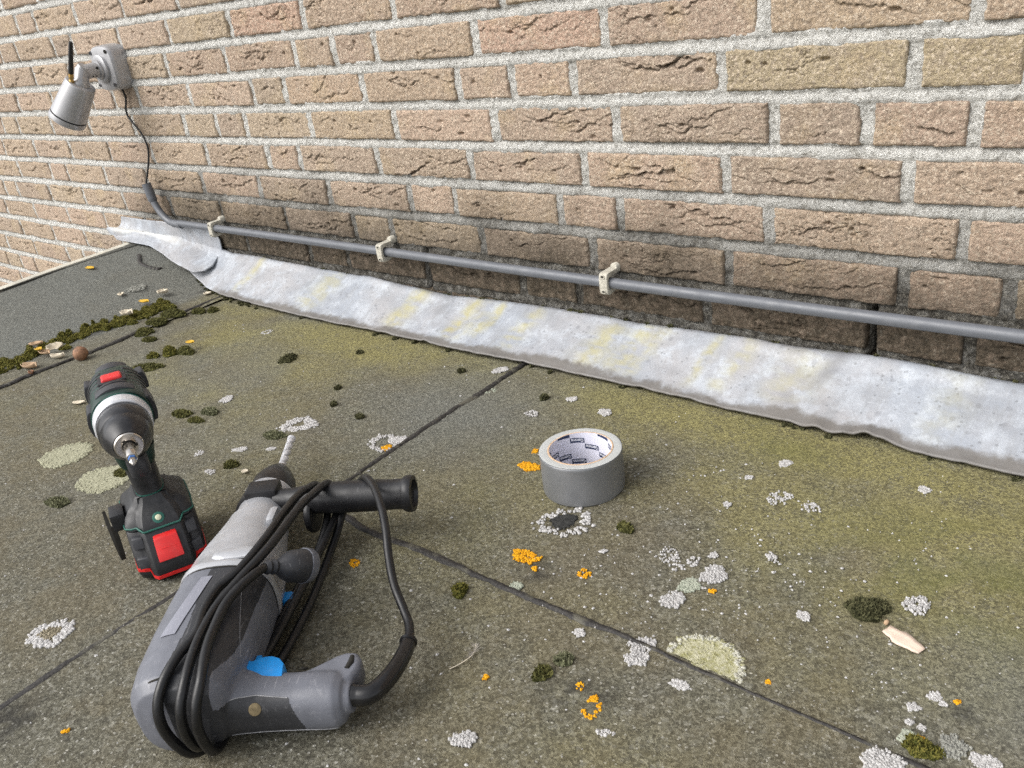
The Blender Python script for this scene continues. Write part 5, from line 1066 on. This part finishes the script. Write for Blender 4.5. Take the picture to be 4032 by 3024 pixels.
leafy('leaf', -1.8612, -.2254, 0.0187, 0.0156, -.5, LW, 'pale angular chip in the middle of the raised edge', .3, rag=.5)
leafy('leaf', -1.6999, -.1128, 0.0166, 0.0156, .9, LW, 'pale chip close to the flashing by the seam', .3, rag=.3)
leafy('leaf', -1.7731, -.2202, 0.0260, 0.0156, .3, LY, 'yellow-orange leaf at the upper end of the moss strip', .3, z=.006)
leafy('leaf', -1.7131, -.4709, 0.0156, 0.0132, .3, LY, 'small yellow leaf in the lower end of the moss strip', .3, z=.012)
leafy('leaf', -2.0600, -.1917, 0.0302, 0.0156, .1, LY, 'yellow leaf lying by the cream roof edge trim', .2)
leafy('leaf', -1.4347, -.3120, 0.0177, 0.0132, .4, LY, 'orange leaf on top of a dark moss cushion', .3, z=.0125)
leafy('leaf', -1.4088, -.5381, 0.0218, 0.0108, .6, LW, 'pale straw-coloured chip left of the cordless drill', .3)
leafy('leaf', -.9424, -.5303, 0.0104, 0.0084, .3, LW, 'small peach chip by the hammer drill chuck', .3)
leafy('flake', -.1547, -.4123, .034, .0165, -.35, LP, 'peach coloured flake of paint or stone in the lower right', .03, 'flake', rag=.20, pw=.38)
mb = MB(); mb.lathe([(-.0135, .002), (-.0127, .0065), (-.009, .0108), (-.0025, .0134), (.004, .0132), (.009, .0104), (.0118, .0056), (.0126, .002)], ax=(.3, .2, 1), n=20, wob=lambda x, t: 1 + .05 * math.sin(3 * t + x * 200)); o = mb.build('nut', plastic('nut_shell', (.24, .125, .07), .7, .45, 90, .5, (.33, .22, .15), bump=.8, bscale=260), None, loc=(-1.6147, -.4365, .0125)); tag(o, 'round brown nut beside the moss strip', 'nut')
mb = MB(); mb.lathe([(-.0024, .0006), (-.0018, .002), (0, .0026), (.0018, .0018), (.0024, .0006)], ax=(.5, .2, 1), n=10, wob=lambda x, t: 1 + .2 * math.sin(2 * t)); o = mb.build('pebble', LT, None, loc=(-.173, -.3986, .0036)); tag(o, 'tiny tan pebble between the peach flake and the flat dark moss', 'pebble')
# feather: curved quill and a wisp of down
ft_ = empty('feather', (-.4555, -.63, .004), .9, 'tiny curved pale feather on the felt near the orange flecks', 'feather')
fp = crom([(-.014, -.006, 0), (-.004, -.004, .001), (.006, .001, .0015), (.012, .008, .002), (.013, .014, .003)], 6); m = MB(); m.tube(fp, [.0005 * (1 - .6 * i / len(fp)) for i in range(len(fp))], 6); m.build('quill', LW, ft_)
m = MB(); r = random.Random(9)
for i in range(60):
    q = fp[r.randint(len(fp) // 2, len(fp) - 1)]; a = r.uniform(0, 6.28); l = r.uniform(.003, .008); e = q + Vector((math.cos(a) * l, math.sin(a) * l, r.uniform(0, .003))); s_ = Vector((-math.sin(a), math.cos(a), 0)) * .00018
    m.add([q - s_, q + s_, e], [(0, 1, 2)])
m.build('down', plastic('grey_down', (.33, .30, .27), .9), ft_, smooth=False)
